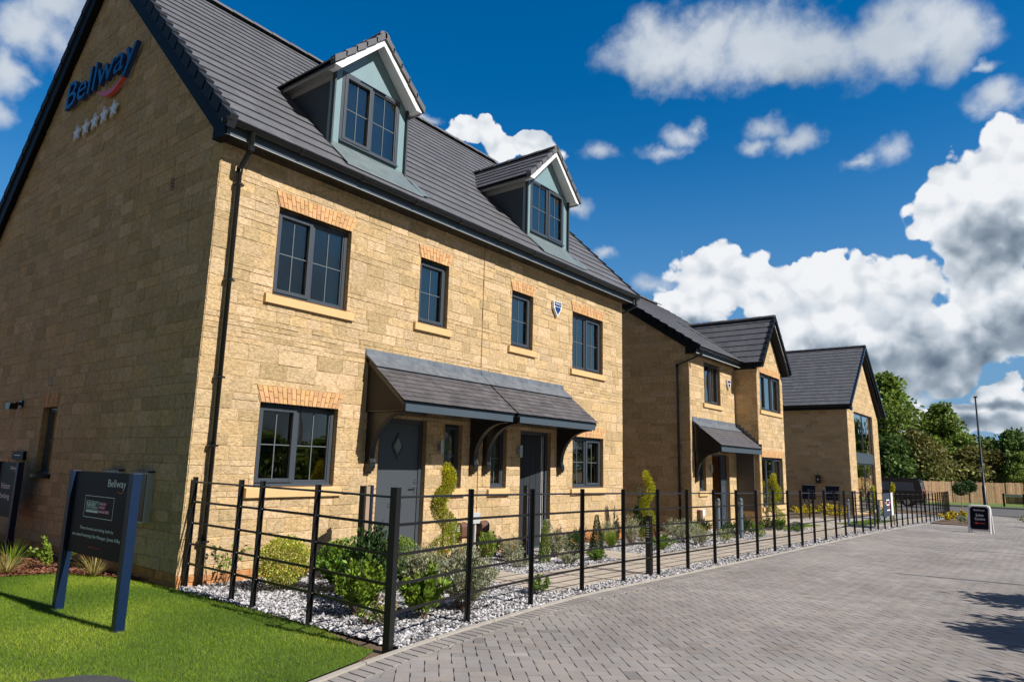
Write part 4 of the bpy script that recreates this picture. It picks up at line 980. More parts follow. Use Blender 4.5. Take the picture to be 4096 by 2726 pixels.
m_gravelb = M('gravel_base', (.26, .26, .28), .95, var=.5, vscale=50, bump=1, bscale=60)
m_gravel = M('gravel_stone', (.46, .455, .47), .75, tint=True, bump=.3, bscale=60, spec=.3)
m_bark2 = M('bark_mulch', (.20, .085, .05), .95, tint=True, spec=.2)
m_blade = M('grass_blade', (.120, .225, .016), .6, tint=True, trans=.25, spec=.25)
sheet('ground', [(-80, -220), (400, -220), (400, 160), (-80, 160)], -.06, m_bounce_field, kind='structure')
sheet('garden_ground', [(-12, E_(-12)), (-4, E_(-4)), (-1.12, E_(-1.12)), (-.18, E_(-.18)), (2, -3.5), (45, -3.3), (45, 12), (-12, 12)], -.030, m_soil, kind='structure')
lawn_poly = [(-9, E_(-9)+.04), (-4, E_(-4)+.05), (-1.12, E_(-1.12)+.07), (-.45, E_(-.45)+.09), (-.20, -3.60), (-.05, -2.6), (-.01, -1.2), (.03, .0), (-.02, .6), (-.25, 1.5), (-.55, 2.0), (-1.2, 2.2), (-9, 2.5)]
sheet('lawn', lawn_poly, -.012, m_lawnb, kind='structure')
sheet('pavement_ground', [(-12, -16), (45, -16), (45, E_(45)), (31, E_(31)), (28, E_(28)), (20, E_(20)), (10, E_(10)), (6, E_(6)), (4.3, E_(4.3)), (3.27, E_(3.27)), (2.11, E_(2.11)), (.93, E_(.93)), (-.18, E_(-.18)), (-1.12, E_(-1.12)), (-4, E_(-4)), (-12, E_(-12))], -.022, m_grit, kind='structure')
sheet('gravel_ground', [(-.02, -3.72), (1.06, -3.60), (2.2, -3.46), (3.3, -3.38), (6, -3.42), (10, -3.47), (20, -3.51), (28, -3.63), (40, -3.8), (40, -.8), (14.3, -.12), (10.5, 0), (0.0, 0)], -.010, m_gravelb, kind='structure')
sheet('road', [(45, -80), (59.5, -80), (59.5, 80), (45, 80)], -.035, m_road, kind='structure')
sheet('verge_ground', [(59.65, -80), (75, -80), (75, 80), (59.65, 80)], .02, M('verge_grass', (.10, .16, .025), .9, var=.25, vscale=1, bump=.5, bscale=30), kind='structure')
mb = MB()
for i in range(60):
    y = -40+i*1.5; mb.box(59.5, 59.66, y, y+1.49, zg(59.6)-.05, zg(59.6)+.09); mb.box(44.9, 45.05, y, y+1.49, zg(45)-.05, zg(45)+.02) if not -9 < y < -4.5 else None
mb.build('kerb', m_kerb, kind='structure')
# tarmac path, bottom left corner of the view
tp = [(-1.97, -2.70), (-1.86, -2.86), (-1.80, -3.2), (-1.9, E_(-1.9)+.05), (-3.6, E_(-3.6)+.05), (-3.6, -2.55), (-2.25, -2.60)]
sheet('tarmac_path', tp, .004, m_tarmac, kind='structure')
# herringbone block paving
def paving():
    w = .104; V = []; T = []; n = 0; c45 = math.sqrt(.5); rr = random.Random(3)
    ca = A(c45, c45); cb_ = A(-c45, c45); org = A(-5, -5)
    F5 = np.array([(4, 5, 6, 7), (0, 1, 5, 4), (1, 2, 6, 5), (2, 3, 7, 6), (3, 0, 4, 7)])
    def block(cs, hgt, t, bev=.005):
        nonlocal n
        cx = sum(c[0] for c in cs)/4; cy = sum(c[1] for c in cs)/4
        for c in cs: V.append((c[0], c[1], zg(c[0])-.02))
        for c in cs:
            dx, dy = cx-c[0], cy-c[1]; V.append((c[0]+math.copysign(min(abs(dx), bev), dx), c[1]+math.copysign(min(abs(dy), bev), dy), zg(c[0])+hgt+rr.uniform(-.0012, .0012)))
        T.extend([t]*5); n += 1
    R = range(-120, 420)
    for r in range(-330, 160):
        for c in range(-120, 460):
            k = (c-r) % 4
            if k == 0: a0, a1, b0, b1 = c, c+2, r, r+1
            elif k == 3: a0, a1, b0, b1 = c, c+1, r, r+2
            else: continue
            m = org+ca*(a0+a1)/2*w+cb_*(b0+b1)/2*w
            if not (-5.2 < m[0] < 44.6): continue
            e = E_(m[0])-.265
            if m[1] > e+.10 or m[1] < -9.6: continue
            if m[0] > 30.4 and m[1] > -5.3 and m[0] < 40: continue
            g = .0010; q = .0024; cs = []
            for (a, b) in ((a0*w+g, b0*w+q), (a1*w-g, b0*w+q), (a1*w-g, b1*w-q), (a0*w+g, b1*w-q)):
                p = org+ca*a+cb_*b; cs.append([p[0], min(p[1], E_(p[0])-.262)])
            if max(q[1] for q in cs)-min(q[1] for q in cs) < .03: continue
            t = rr.gauss(1, .055); wv = rr.uniform(-.03, .03); patch = 1+.06*math.sin(m[0]*1.3+2*math.sin(m[1]*.9))+.05*math.sin(m[1]*2.1+m[0]*.33+1.5*math.sin(m[0]*.7)); patch *= .80 if rr.random() < .012 else 1
            t *= patch; block(cs, 0.0, (t*(1+wv), t, t*(1-wv)), .004)
    x = -5.0
    while x < 30.4:      # soldier course along the edge
        s = .104; y0, y1 = E_(x+.002), E_(x+s-.004); t = rr.gauss(1.04, .07)
        block([(x+.004, y0-.258), (x+s-.004, y1-.258), (x+s-.004, y1-.056), (x+.004, y0-.056)], .001, (t, t, t)); x += s
    mb = MB(); mb.bulk(V, np.concatenate([F5+8*i for i in range(n)]), 0, T)
    mb.build('pavement', m_block, kind='structure')
paving()
mb = MB(); x = -6.0
while x < 30.4:
    x2 = x+.914; p = [(x+.004, E_(x)-.05), (x2-.004, E_(x2)-.05), (x2-.004, E_(x2)), (x+.004, E_(x))]
    mb.add([(a, b, zg(a)-.1) for a, b in p]+[(a, b, zg(a)+.012) for a, b in p], [(4, 5, 6, 7), (0, 1, 5, 4), (1, 2, 6, 5), (2, 3, 7, 6), (3, 0, 4, 7)]); x = x2
mb.build('kerb', m_kerb, kind='structure')
# slab paths
def slabs():
    mb = MB(); rr = random.Random(5)
    def grid(x0, x1, y0, y1, sx, sy):
        nx = max(1, round((x1-x0)/sx)); ny = max(1, round((y1-y0)/sy))
        for i in range(nx):
            for j in range(ny):
                a, b = x0+(x1-x0)*i/nx+.004, x0+(x1-x0)*(i+1)/nx-.004; c, d = y0+(y1-y0)*j/ny+.004, y0+(y1-y0)*(j+1)/ny-.004; t = rr.uniform(.93, 1.06); k = .003
                zb = [zg(a)-.03, zg(b)-.03]; zt = [zg(a)+.016, zg(b)+.016]
                mb.bulk([(a, c, zb[0]), (b, c, zb[1]), (b, d, zb[1]), (a, d, zb[0]), (a+k, c+k, zt[0]), (b-k, c+k, zt[1]), (b-k, d-k, zt[1]), (a+k, d-k, zt[0])], MB.BF, 0, [(t, t, t)]*6)
    grid(3.12, 24.0, -3.08, -2.03, .6, .52); grid(2.96, 4.02, -2.03, -.02, .53, .6); grid(6.88, 7.92, -2.03, -.02, .52, .6); grid(12.7, 13.3, -2.03, -.3, .6, .6)
    grid(15.6, 17.3, -2.03, -.2, .6, .6); grid(19.5, 24, -2.03, -1.5, .6, .5); grid(22.4, 30, -1.4, .5, .6, .6); grid(24.0, 36.0, -3.3, -2.5, .6, .5)
    mb.build('slab_path', m_slab, kind='structure')
slabs()
PATHS = [(3.12, 24, -3.08, -2.03), (2.96, 4.02, -2.03, 0), (6.88, 7.92, -2.03, 0), (12.7, 13.3, -2.03, 0), (15.6, 17.3, -2.03, 0), (17.9, 22.6, -1.75, .4), (19.5, 36, -2.03, 1), (24, 36, -3.3, -2.5)]
sheet('garden_lawn', [(18.1, -1.78), (22.3, -1.78), (22.3, -.9), (18.1, -.9)], .012, m_lawnb, kind='structure')
sheet('garden_lawn', [(24.3, -2.45), (31, -2.45), (31, -1.45), (24.3, -1.45)], .012, m_lawnb, kind='structure')
# gravel stones
def gravel():
    oct_v = np.array([(1, 0, 0), (0, 1, 0), (-1, 0, 0), (0, -1, 0), (0, 0, 1), (.7, .7, .55), (-.7, .6, .5), (.1, -.8, .6)], float)
    base = np.array([(1, .1, 0), (.45, .9, 0), (-.5, .85, 0), (-1, 0, .1), (-.45, -.9, 0), (.55, -.8, 0), (.6, .25, .75), (-.15, .6, .8), (-.6, -.2, .7), (.1, -.55, .8)], float)
    F = np.array([(0, 1, 6, 6), (1, 2, 7, 7), (1, 7, 6, 6), (2, 3, 8, 7), (3, 4, 8, 8), (4, 5, 9, 8), (5, 0, 6, 9), (6, 7, 8, 9)])
    tri = [(0, 1, 6), (1, 2, 7), (1, 7, 6), (2, 3, 8), (2, 8, 7), (3, 4, 8), (4, 5, 9), (4, 9, 8), (5, 0, 6), (5, 6, 9), (6, 7, 8), (6, 8, 9)]
    tri = np.array(tri)
    P = []
    def scatter(x0, x1, y0f, y1f, dens, size):
        n = int((x1-x0)*(y1f(x0)-y0f(x0)+y1f(x1)-y0f(x1))/2*dens)
        x = rng.uniform(x0, x1, n); lo = np.array([y0f(a) for a in x]); hi = np.array([y1f(a) for a in x]); y = lo+(hi-lo)*rng.random(n)
        ok = np.ones(n, bool)
        for (a, b, c, d) in PATHS: ok &= ~((x > a-.005) & (x < b+.005) & (y > c-.005) & (y < d+.005))
        P.append(np.stack([x[ok], y[ok], np.full(ok.sum(), size)], 1))
    e = lambda x: E_(x)+.01
    xl = lambda x: -.02
    scatter(-.02, 3.15, e, xl, 2100, .0175); scatter(3.15, 8, e, lambda x: -3.08, 2100, .0175); scatter(8, 14, e, lambda x: -3.08, 1500, .019); scatter(14, 31, e, lambda x: -3.08, 800, .026)
    scatter(3.15, 7, lambda x: -2.03, xl, 1900, .0175); scatter(7, 10.5, lambda x: -2.03, xl, 1500, .018); scatter(10.5, 18, lambda x: -2.03, lambda x: -.1, 900, .022); scatter(18, 24, lambda x: -2.03, lambda x: -1.7, 700, .026)
    Q = np.concatenate(P); n = len(Q); a = rng.uniform(0, 6.28, n); s = Q[:, 2]*rng.uniform(.6, 1.35, n)
    b = base[None]*rng.uniform(.75, 1.25, (n, 10, 3)); b[:, :, 2] *= .8
    tx, ty = rng.normal(0, .45, n), rng.normal(0, .45, n); b[:, :, 2] += b[:, :, 0]*tx[:, None]+b[:, :, 1]*ty[:, None]
    x = (b[:, :, 0]*np.cos(a)[:, None]-b[:, :, 1]*np.sin(a)[:, None])*s[:, None]+Q[:, :1]; y = (b[:, :, 0]*np.sin(a)[:, None]+b[:, :, 1]*np.cos(a)[:, None])*s[:, None]+Q[:, 1:2]
    z = b[:, :, 2]*s[:, None]+np.interp(Q[:, 0], GX, GZ)[:, None]+(rng.random(n)*.016-.008)[:, None]
    V = np.stack([x, y, z], 2).reshape(-1, 3); Fa = (tri[None]+10*np.arange(n)[:, None, None]).reshape(-1, 3)
    k = rng.random(n); g = np.where(k < .38, rng.uniform(.14, .42, n), rng.uniform(.6, 1.35, n)); t = np.stack([g, g*.99, g*rng.uniform(.97, 1.05, n)], 1)
    mb = MB(); mb.bulk(V, Fa, 0, np.repeat(t, len(tri), 0)); mb.build('gravel', m_gravel, kind='stuff', label='grey and white chipped gravel filling the front garden beds', cat='gravel')
gravel()
def inside(poly, x, y):
    r = np.zeros(len(x), bool); k = len(poly)
    for i in range(k):
        x1, y1 = poly[i]; x2, y2 = poly[(i+1) % k]
        c = ((y1 > y) != (y2 > y)) & (x < (x2-x1)*(y-y1)/(y2-y1+1e-12)+x1); r ^= c
    return r
def grass(name, poly, n, h, wd, label, xlim=None, hole=None):
    xs = [p[0] for p in poly]; ys = [p[1] for p in poly]; x = rng.uniform(xlim[0] if xlim else min(xs), max(xs), n); y = rng.uniform(min(ys), max(ys), n)
    ok = inside(poly, x, y)
    if hole: ok &= ~inside(hole, x, y)
    x, y = x[ok], y[ok]; n = len(x)
    pat = .5+.25*np.sin(x*2.1+1.7*np.sin(y*1.3))+.25*np.sin(y*3.3+x*1.1+2*np.sin(x*2.7))
    a = rng.uniform(0, 6.28, n); hh = h*rng.uniform(.5, 1.25, n); lx, ly = rng.normal(0, .5, n)*hh, rng.normal(0, .5, n)*hh; z = np.interp(x, GX, GZ)-.012
    dx, dy = np.cos(a)*wd, np.sin(a)*wd
    V = np.stack([np.stack([x-dx, y-dy, z], 1), np.stack([x+dx, y+dy, z], 1), np.stack([x+lx, y+ly, z+hh], 1)], 1).reshape(-1, 3)
    F = np.arange(3*n).reshape(-1, 3); b = rng.uniform(.75, 1.4, n)*(.72+.70*pat); dry = rng.random(n) < (.07+.22*(pat > .62))
    t = np.stack([b*(1+.35*pat), b, b*.8], 1); t[dry] = np.stack([b*2.1, b*1.25, b*2.2], 1)[dry]
    mb = MB(); mb.bulk(V, F, 0, t); mb.build(name, m_blade, kind='stuff', label=label, cat='grass')
grass('grass', [(max(p[0], -4.2), p[1]) if p[0] > -5 else (-4.2, E_(-4.2)+.02 if p[1] < 0 else 2.35) for p in lawn_poly], 300000, .024, .0017, 'short mown green grass with pale dry patches in front of the gable', hole=tp)
grass('grass', [(18.1, -1.78), (22.3, -1.78), (22.3, -.9), (18.1, -.9)], 12000, .04, .004, 'small green lawn strips beyond the middle stone house')
grass('grass', [(24.3, -2.45), (31, -2.45), (31, -1.45), (24.3, -1.45)], 9000, .05, .006, 'small green lawn strips beyond the middle stone house')
# bark mulch by the gable
def mulch():
    poly = [(.0, .65), (-.25, 1.5), (-.55, 2.0), (-1.2, 2.2), (-3.2, 2.4), (-3.2, 9.5), (0, 9.5)]
    n = 26000; x = rng.uniform(-3.2, 0, n); y = .6+8.9*rng.random(n)**1.7; ok = inside(poly, x, y); x, y = x[ok], y[ok]; n = len(x)
    a = rng.uniform(0, 6.28, n); l = rng.uniform(.012, .04, n); w = rng.uniform(.005, .013, n); z = .0+rng.random(n)*.03; u = np.stack([np.cos(a), np.sin(a), rng.normal(0, .3, n)], 1); v = np.stack([-np.sin(a), np.cos(a), rng.normal(0, .4, n)], 1); c = np.stack([x, y, z], 1)
    V = np.stack([c-u*l[:, None]-v*w[:, None], c+u*l[:, None]-v*w[:, None], c+u*l[:, None]+v*w[:, None], c-u*l[:, None]+v*w[:, None]], 1).reshape(-1, 3)
    b = rng.uniform(.5, 1.5, n); t = np.stack([b, b*rng.uniform(.85, 1.2, n), b*rng.uniform(.8, 1.3, n)], 1); sheet('mulch_ground', poly, .002, m_bark2, kind='structure')
    mb = MB(); mb.bulk(V, np.arange(4*n).reshape(-1, 4), 0, t); mb.build('mulch', m_bark2, kind='stuff', label='reddish brown bark chippings at the foot of the gable wall', cat='mulch')
mulch()

# ================================================================== PLANTS
def leafmat(name, col, col2=None, trans=.3, rough=.5): return M(name, col, rough, tint=True, trans=trans, spec=.35)
LM = dict(golden=leafmat('golden_leaf', (.46, .48, .09), trans=.35), green=leafmat('green_leaf', (.13, .24, .028)), dark=leafmat('dark_leaf', (.035, .085, .02)), lime=leafmat('lime_leaf', (.175, .27, .03)),
          grey=leafmat('grey_leaf', (.34, .37, .25), rough=.8), conifer=leafmat('conifer_leaf', (.30, .36, .02), trans=.4), bronze=leafmat('bronze_leaf', (.19, .06, .035)), straw=leafmat('straw_leaf', (.36, .31, .12)), yellow=leafmat('yellow_leaf', (.55, .45, .03)),
          tree=leafmat('tree_leaf', (.19, .27, .055), trans=.4), tree2=leafmat('tree_leaf_dark', (.10, .165, .04)), tree3=leafmat('tree_leaf_olive', (.19, .19, .06)), purple=leafmat('purple_leaf', (.11, .05, .05)), variegated=leafmat('variegated_leaf', (.34, .38, .16)))
m_twig = M('twig', (.16, .10, .06), .9)
def leaves(mb, P, D, L, Wd, tvar=.3, droop=0.0, tips=None, fold=.25, mi=0):
    """diamond leaves at points P pointing along D"""
    n = len(P); D = D/np.linalg.norm(D, axis=1, keepdims=True); r = rng.normal(size=(n, 3)); S = np.cross(D, r); S /= np.linalg.norm(S, axis=1, keepdims=True)+1e-9
    Nn = np.cross(S, D); l = (L*rng.uniform(.6, 1.3, n))[:, None]; w = (Wd*rng.uniform(.7, 1.2, n))[:, None]
    m = P+D*l*.45
    V = np.stack([P, m+S*w+Nn*w*fold, P+D*l-A(0, 0, 1)*droop*l, m-S*w+Nn*w*fold], 1).reshape(-1, 3)
    b = np.clip(rng.normal(1, tvar, n), .35, 1.9); t = np.stack([b*rng.uniform(.85, 1.2, n), b, b*rng.uniform(.7, 1.2, n)], 1)
    if tips is not None: t = t*tips
    mb.bulk(V, np.arange(4*n).reshape(-1, 4), mi, t)
def sph(n): v = rng.normal(size=(n, 3)); return v/np.linalg.norm(v, axis=1, keepdims=True)
def lump(d, k=4.0, s=0.0): return 1+.12*np.sin(d[:, 0]*k+s)*np.cos(d[:, 1]*k*1.3+s*2)+.08*np.sin(d[:, 2]*k*2+s*3)
PLANTS = []
def plant(kind, x, y, h, w, label, mat='green', n=2500, leaf=.03, lw=.3, name='shrub', cat='shrub', group=None, seed=0, lift=.12, spread=.5):
    z = zg(x); root = thing(name, label, cat, (x, y, z), group); mb = MB(); c = A(x, y, z); sd = random.random()*6
    st = MB(); made = False
    if kind == 'ball':
        d = sph(n); rad = rng.random(n)**.28; R = np.array([w/2, w/2, h/2*(1-lift/2)]); P = c+A(0, 0, h*(.5+lift/4))+d*R*rad[:, None]*lump(d, 4, sd)[:, None]
        P[:, 2] = np.maximum(P[:, 2], z+.02); D = d+rng.normal(0, .6, (n, 3))+A(0, 0, .35); leaves(mb, P, D, leaf, leaf*lw)
        for i in range(7): a = i*.9; st.tube([(x+.02*math.cos(a), y+.02*math.sin(a), z-.02), (x+w*.12*math.cos(a), y+w*.12*math.sin(a), z+h*.25), (x+w*.25*math.cos(a), y+w*.25*math.sin(a), z+h*.6)], [.008, .006, .003], 5)
    elif kind == 'loose':      # sprays of leaves along arching stems
        k = max(8, n//45); Ps = []; Ds = []
        for i in range(k):
            a = rng.uniform(0, 6.28); f = rng.random()**.6; tip = A(math.cos(a)*w/2*f, math.sin(a)*w/2*f, h*(1-.45*f*f)*rng.uniform(.75, 1.05)); base = A(math.cos(a)*w*.06, math.sin(a)*w*.06, 0)
            m = int(n/k); t = rng.uniform(.22, 1, m)[:, None]; mid = base*(1-t)+tip*t; mid = mid+A(0, 0, 1)*(t*(1-t)*h*.25); dd = tip-base; dd /= np.linalg.norm(dd)
            P = c+mid+rng.normal(0, .012, (m, 3)); Ps.append(P); Ds.append(sph(m)*.9+dd*.9+A(0, 0, .2)); 
            if i % 2 == 0: st.tube([c+base, c+base*.5+tip*.5+A(0, 0, h*.06), c+tip], [.005, .004, .002], 4)
        leaves(mb, np.concatenate(Ps), np.concatenate(Ds), leaf, leaf*lw)
    elif kind == 'cone':
        t = rng.random(n); t = 1-np.sqrt(1-t*.985); a = rng.uniform(0, 6.28, n); r = (w/2)*(1-t**1.2)*rng.uniform(.7, 1.08, n)*(1+.1*np.sin(a*3+t*9)); P = c+np.stack([np.cos(a)*r, np.sin(a)*r, .03+t*h], 1)
        leaves(mb, P, np.stack([np.cos(a), np.sin(a), np.full(n, .8)], 1)+rng.normal(0, .4, (n, 3)), leaf, leaf*lw); st.tube([(x, y, z-.02), (x, y, z+h*.8)], [.012, .004], 6)
    elif kind == 'spiral':
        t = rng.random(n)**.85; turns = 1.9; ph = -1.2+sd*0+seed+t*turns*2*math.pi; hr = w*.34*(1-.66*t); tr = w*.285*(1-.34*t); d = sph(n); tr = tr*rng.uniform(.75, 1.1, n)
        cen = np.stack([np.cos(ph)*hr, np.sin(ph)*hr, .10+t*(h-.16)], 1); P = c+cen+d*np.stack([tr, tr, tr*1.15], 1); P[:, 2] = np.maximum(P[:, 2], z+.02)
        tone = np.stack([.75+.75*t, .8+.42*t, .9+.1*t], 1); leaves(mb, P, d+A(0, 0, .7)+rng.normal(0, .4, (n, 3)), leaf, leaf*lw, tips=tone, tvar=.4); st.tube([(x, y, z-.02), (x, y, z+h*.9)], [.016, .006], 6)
    elif kind in ('spikes', 'grass'):
        V = []; F = []; T = []; q = 0
        for i in range(n):
            a = rng.uniform(0, 6.28); out = rng.uniform(.1, 1)**.8 if kind == 'grass' else rng.uniform(.05, .8); L = h*rng.uniform(.7, 1.12)*(1.15 if kind == 'grass' else 1.0); wd = leaf*rng.uniform(.7, 1.2); dx = A(math.cos(a), math.sin(a), 0); sd2 = A(-math.sin(a), math.cos(a), 0)
            b = float(np.clip(rng.normal(1, .25), .5, 1.7)); seg = 4
            for j in range(seg+1):
                f = j/seg; p = c+dx*(.02+w*.5*out*(f if kind == 'spikes' else f**.9))+A(0, 0, L*(f-(.55*out*f*f if kind == 'grass' else .12*out*f*f))); ww = wd*(1-f)**.6*.5+.0004
                V += [p-sd2*ww, p+sd2*ww]
            for j in range(seg): F.append((q+2*j, q+2*j+1, q+2*j+3, q+2*j+2)); T.append((b*rng.uniform(.85, 1.25), b, b*.9))
            q += 2*(seg+1)
        mb.bulk(V, F, 0, T); made = True
    elif kind == 'twiggy':
        for i in range(9):
            a = i*.7+sd; tip = A(math.cos(a)*w/2, math.sin(a)*w/2, h*random.uniform(.6, 1)); pth = [c, c+tip*.5+A(0, 0, h*.1), c+tip]; st.tube(pth, [.005, .004, .002], 5); m = n//9; t = rng.uniform(.35, 1, m)[:, None]
            leaves(mb, c+tip*t+A(0, 0, h*.1)*4*t*(1-t), sph(m)+A(0, 0, .3), leaf, leaf*lw)
    mb.build('foliage', LM[mat], root)
    if st.F: st.build('stem', m_twig, root)
    return root
plant('ball', .80, -.88, .62, .58, 'rounded golden variegated shrub nearest the lower left window', 'golden', 5200, .030, .36)
plant('twiggy', .42, -.30, .50, .42, 'sparse twiggy plant at the corner of the wall behind the first posts', 'green', 90, .055, .3)
plant('loose', 1.25, -1.40, .62, .80, 'glossy mid green shrub right of the golden variegated one', 'green', 3600, .050, .34)
plant('loose', .95, -2.25, .82, .74, 'tall dark green feathery shrub directly behind the corner post', 'dark', 5600, .050, .26)
plant('loose', .52, -2.55, .56, .56, 'bright green leafy shrub left of the corner post', 'lime', 2000, .052, .32)
plant('ball', 2.52, -.10, .34, .30, 'small purple shrub against the wall left of the first door', 'purple', 700, .03, .4)
plant('ball', 2.35, -1.15, .58, .46, 'clipped lime green ball in front of the closed front door', 'lime', 2600, .022, .5)
plant('loose', .90, -3.10, .50, .52, 'bright yellow-green leafy shrub just right of the corner post', 'lime', 1300, .060, .36)
plant('loose', 1.90, -2.10, .56, .76, 'silver grey shrub in front of the near spiral topiary', 'grey', 2600, .040, .22)
plant('loose', 1.52, -3.05, .64, .78, 'large silver grey sage bush by the second front post', 'grey', 6000, .040, .22)
plant('loose', 2.25, -2.50, .50, .66, 'silver grey bush between the big sage and the slab path', 'grey', 2000, .040, .22)
plant('twiggy', .30, -2.95, .20, .30, 'tiny leafy seedling in the gravel left of the corner post', 'lime', 60, .05, .35)
plant('loose', .45, -3.05, .22, .50, 'low dry brown plant at the foot of the corner post', 'straw', 420, .035, .25)
plant('spiral', 3.02, -1.30, 1.50, .44, 'tall golden spiral topiary by the first front door', 'conifer', 9000, .030, .22, name='spiral_topiary', cat='topiary', seed=2.2)
plant('ball', 5.06, -.42, .44, .30, 'small golden yellow shrub under the grey cable box', 'lime', 1500, .028, .35)
plant('loose', 4.55, -.30, .30, .36, 'small variegated shrub below the brown meter cover', 'variegated', 600, .03, .3)
plant('loose', 5.00, -.95, .40, .56, 'silver grey shrub in the bed between the two doors', 'grey', 2200, .032, .25)
plant('loose', 4.60, -1.45, .24, .50, 'low grey mound at the left edge of the bed between the doors', 'grey', 1000, .03, .25)
plant('spikes', 5.75, -.72, .80, .62, 'bronze red sword-leaved plant left of the ajar door', 'bronze', 34, .022, name='cordyline', cat='plant')
plant('cone', 5.30, -1.42, .76, .17, 'narrow green cone shrub by the bronze sword-leaved plant', 'lime', 2600, .020, .4)
plant('loose', 6.05, -1.15, .56, .46, 'grey green shrub in front of the ajar door', 'grey', 2200, .034, .25)
plant('ball', 6.60, -1.15, .44, .44, 'clipped dark green ball beside the fourth front post', 'dark', 3600, .018, .5)
plant('loose', 6.55, -.62, .60, .34, 'upright grey green shrub behind the clipped dark ball', 'grey', 1200, .03, .3)
plant('cone', 7.16, -1.30, .78, .26, 'dark green cone topiary right of the ajar door', 'dark', 4200, .020, .4)
plant('grass', 8.40, -.90, .40, .50, 'yellow-green grassy tuft right of the dark cone', 'lime', 260, .010, name='ornamental_grass', cat='plant')
plant('loose', 9.0, -.45, .55, .55, 'grey shrub at the right corner of the near house', 'grey', 1500, .035, .22)
plant('loose', 9.55, -.75, .68, .46, 'pale grey lavender beside the second spiral topiary', 'grey', 1700, .04, .18)
plant('spikes', 9.75, -1.25, .46, .90, 'orange bronze sword-leaved plant at the foot of the second spiral', 'bronze', 46, .022, name='cordyline', cat='plant')
plant('spiral', 9.85, -1.0, 1.56, .40, 'golden spiral topiary near the right end of the near house', 'conifer', 6500, .030, .25, name='spiral_topiary', cat='topiary', seed=3.4)
plant('loose', 10.25, -.65, 1.30, .42, 'tall dark leafy climber behind the second spiral', 'dark', 900, .06, .4)
plant('grass', 8.95, -1.72, .24, .46, 'low bright green grassy tuft at the edge of the slabs', 'lime', 220, .010, name='ornamental_grass', cat='plant')
plant('loose', 11.0, -1.30, .54, .95, 'wide grey lavender between the two stone houses', 'grey', 3200, .04, .18)
plant('spikes', 11.9, -1.35, .40, .70, 'yellow and orange sword-leaved plant left of the bollard lights', 'straw', 60, .022, name='cordyline', cat='plant')
plant('loose', 10.75, -1.78, .36, .70, 'grey green mound spilling onto the slab path', 'grey', 1500, .035, .2)
plant('loose', 12.1, -1.80, .30, .50, 'low variegated mound left of the bollard lights', 'variegated', 700, .035, .25)
plant('loose', 2.82, -3.07, .27, .32, 'small bronze green shrub by the third front post', 'green', 700, .03, .3)
plant('ball', 13.9, -1.30, .34, .46, 'dark green bush between the two bollard lights', 'dark', 1100, .035, .4)
plant('loose', 14.7, -1.35, .52, .55, 'green bush right of the bollard lights', 'dark', 1400, .04, .35)
plant('ball', 14.5, -1.88, .22, .26, 'small lime green tuft on the gravel by the middle porch', 'lime', 500, .03, .3)
plant('loose', 17.2, -1.25, .42, .62, 'dark green bush at the left corner of the bay', 'dark', 1100, .04, .35)
plant('spiral', 18.4, -1.12, 1.68, .46, 'golden spiral topiary in front of the bay window', 'conifer', 4500, .038, .28, name='spiral_topiary', cat='topiary', seed=4.6)
plant('ball', 17.6, -1.95, .30, .40, 'small rounded green bush beside the little lawn', 'dark', 600, .035, .4)
plant('loose', 29.1, -.3, .74, 1.7, 'bright golden yellow hedge plant beside the far house, right clump', 'yellow', 1100, .08, .35)
plant('loose', 29.2, .9, .60, 1.6, 'bright golden yellow hedge plant beside the far house, left clump', 'yellow', 900, .08, .35)
plant('spiral', 24.75, -2.75, 1.49, .24, 'slim spiral topiary left of the banner on the railing', 'conifer', 1500, .045, .3, name='spiral_topiary', cat='topiary', seed=5.2)
plant('spiral', 26.5, -3.1, 1.62, .30, 'slim spiral topiary right of the banner on the railing', 'conifer', 1700, .045, .3, name='spiral_topiary', cat='topiary', seed=1.0)
plant('ball', 33.5, -1.6, .45, .5, 'round golden ball shrub beyond the banner', 'lime', 500, .06, .4)
for i, (x, y, h, w, mt, lf, lb) in enumerate((
    (1.75, -.55, .30, .50, 'green', .04, 'low green plant under the right side of the lower left window'), (2.05, -1.65, .34, .46, 'dark', .04, 'dark leafy plant between the green shrub and the first door path'),
    (5.55, -1.72, .22, .46, 'grey', .03, 'low grey plant at the slab edge between the doors'), (6.35, -1.75, .20, .44, 'green', .03, 'low green plant at the slab edge by the clipped dark ball'),
    (5.45, -.25, .40, .36, 'green', .035, 'green plant against the wall under the right meter cover'), (8.15, -.35, .42, .50, 'dark', .035, 'dark green plant against the wall under the lower right window'), (9.3, -1.6, .30, .60, 'green', .035, 'low green plant left of the second spiral'),
    (10.6, -.6, .45, .60, 'dark', .04, 'dark plant at the right corner of the near house'), (11.6, -.8, .50, .70, 'grey', .04, 'grey plant behind the wide lavender'), (12.3, -1.0, .42, .6, 'green', .04, 'green plant between the lavender and the bollard lights'),
    (14.1, -.45, .40, .6, 'dark', .045, 'dark plant behind the bollard lights'), (15.2, -1.5, .34, .6, 'green', .045, 'green plant in front of the narrow side window'), (17.6, -1.45, .36, .5, 'green', .045, 'green plant at the foot of the bay'), (3.0, -.75, .30, .32, 'straw', .03, 'small yellowish plant beside the first door'))):
    plant('loose', x, y, h, w, lb, mt, 1100, lf, .3)
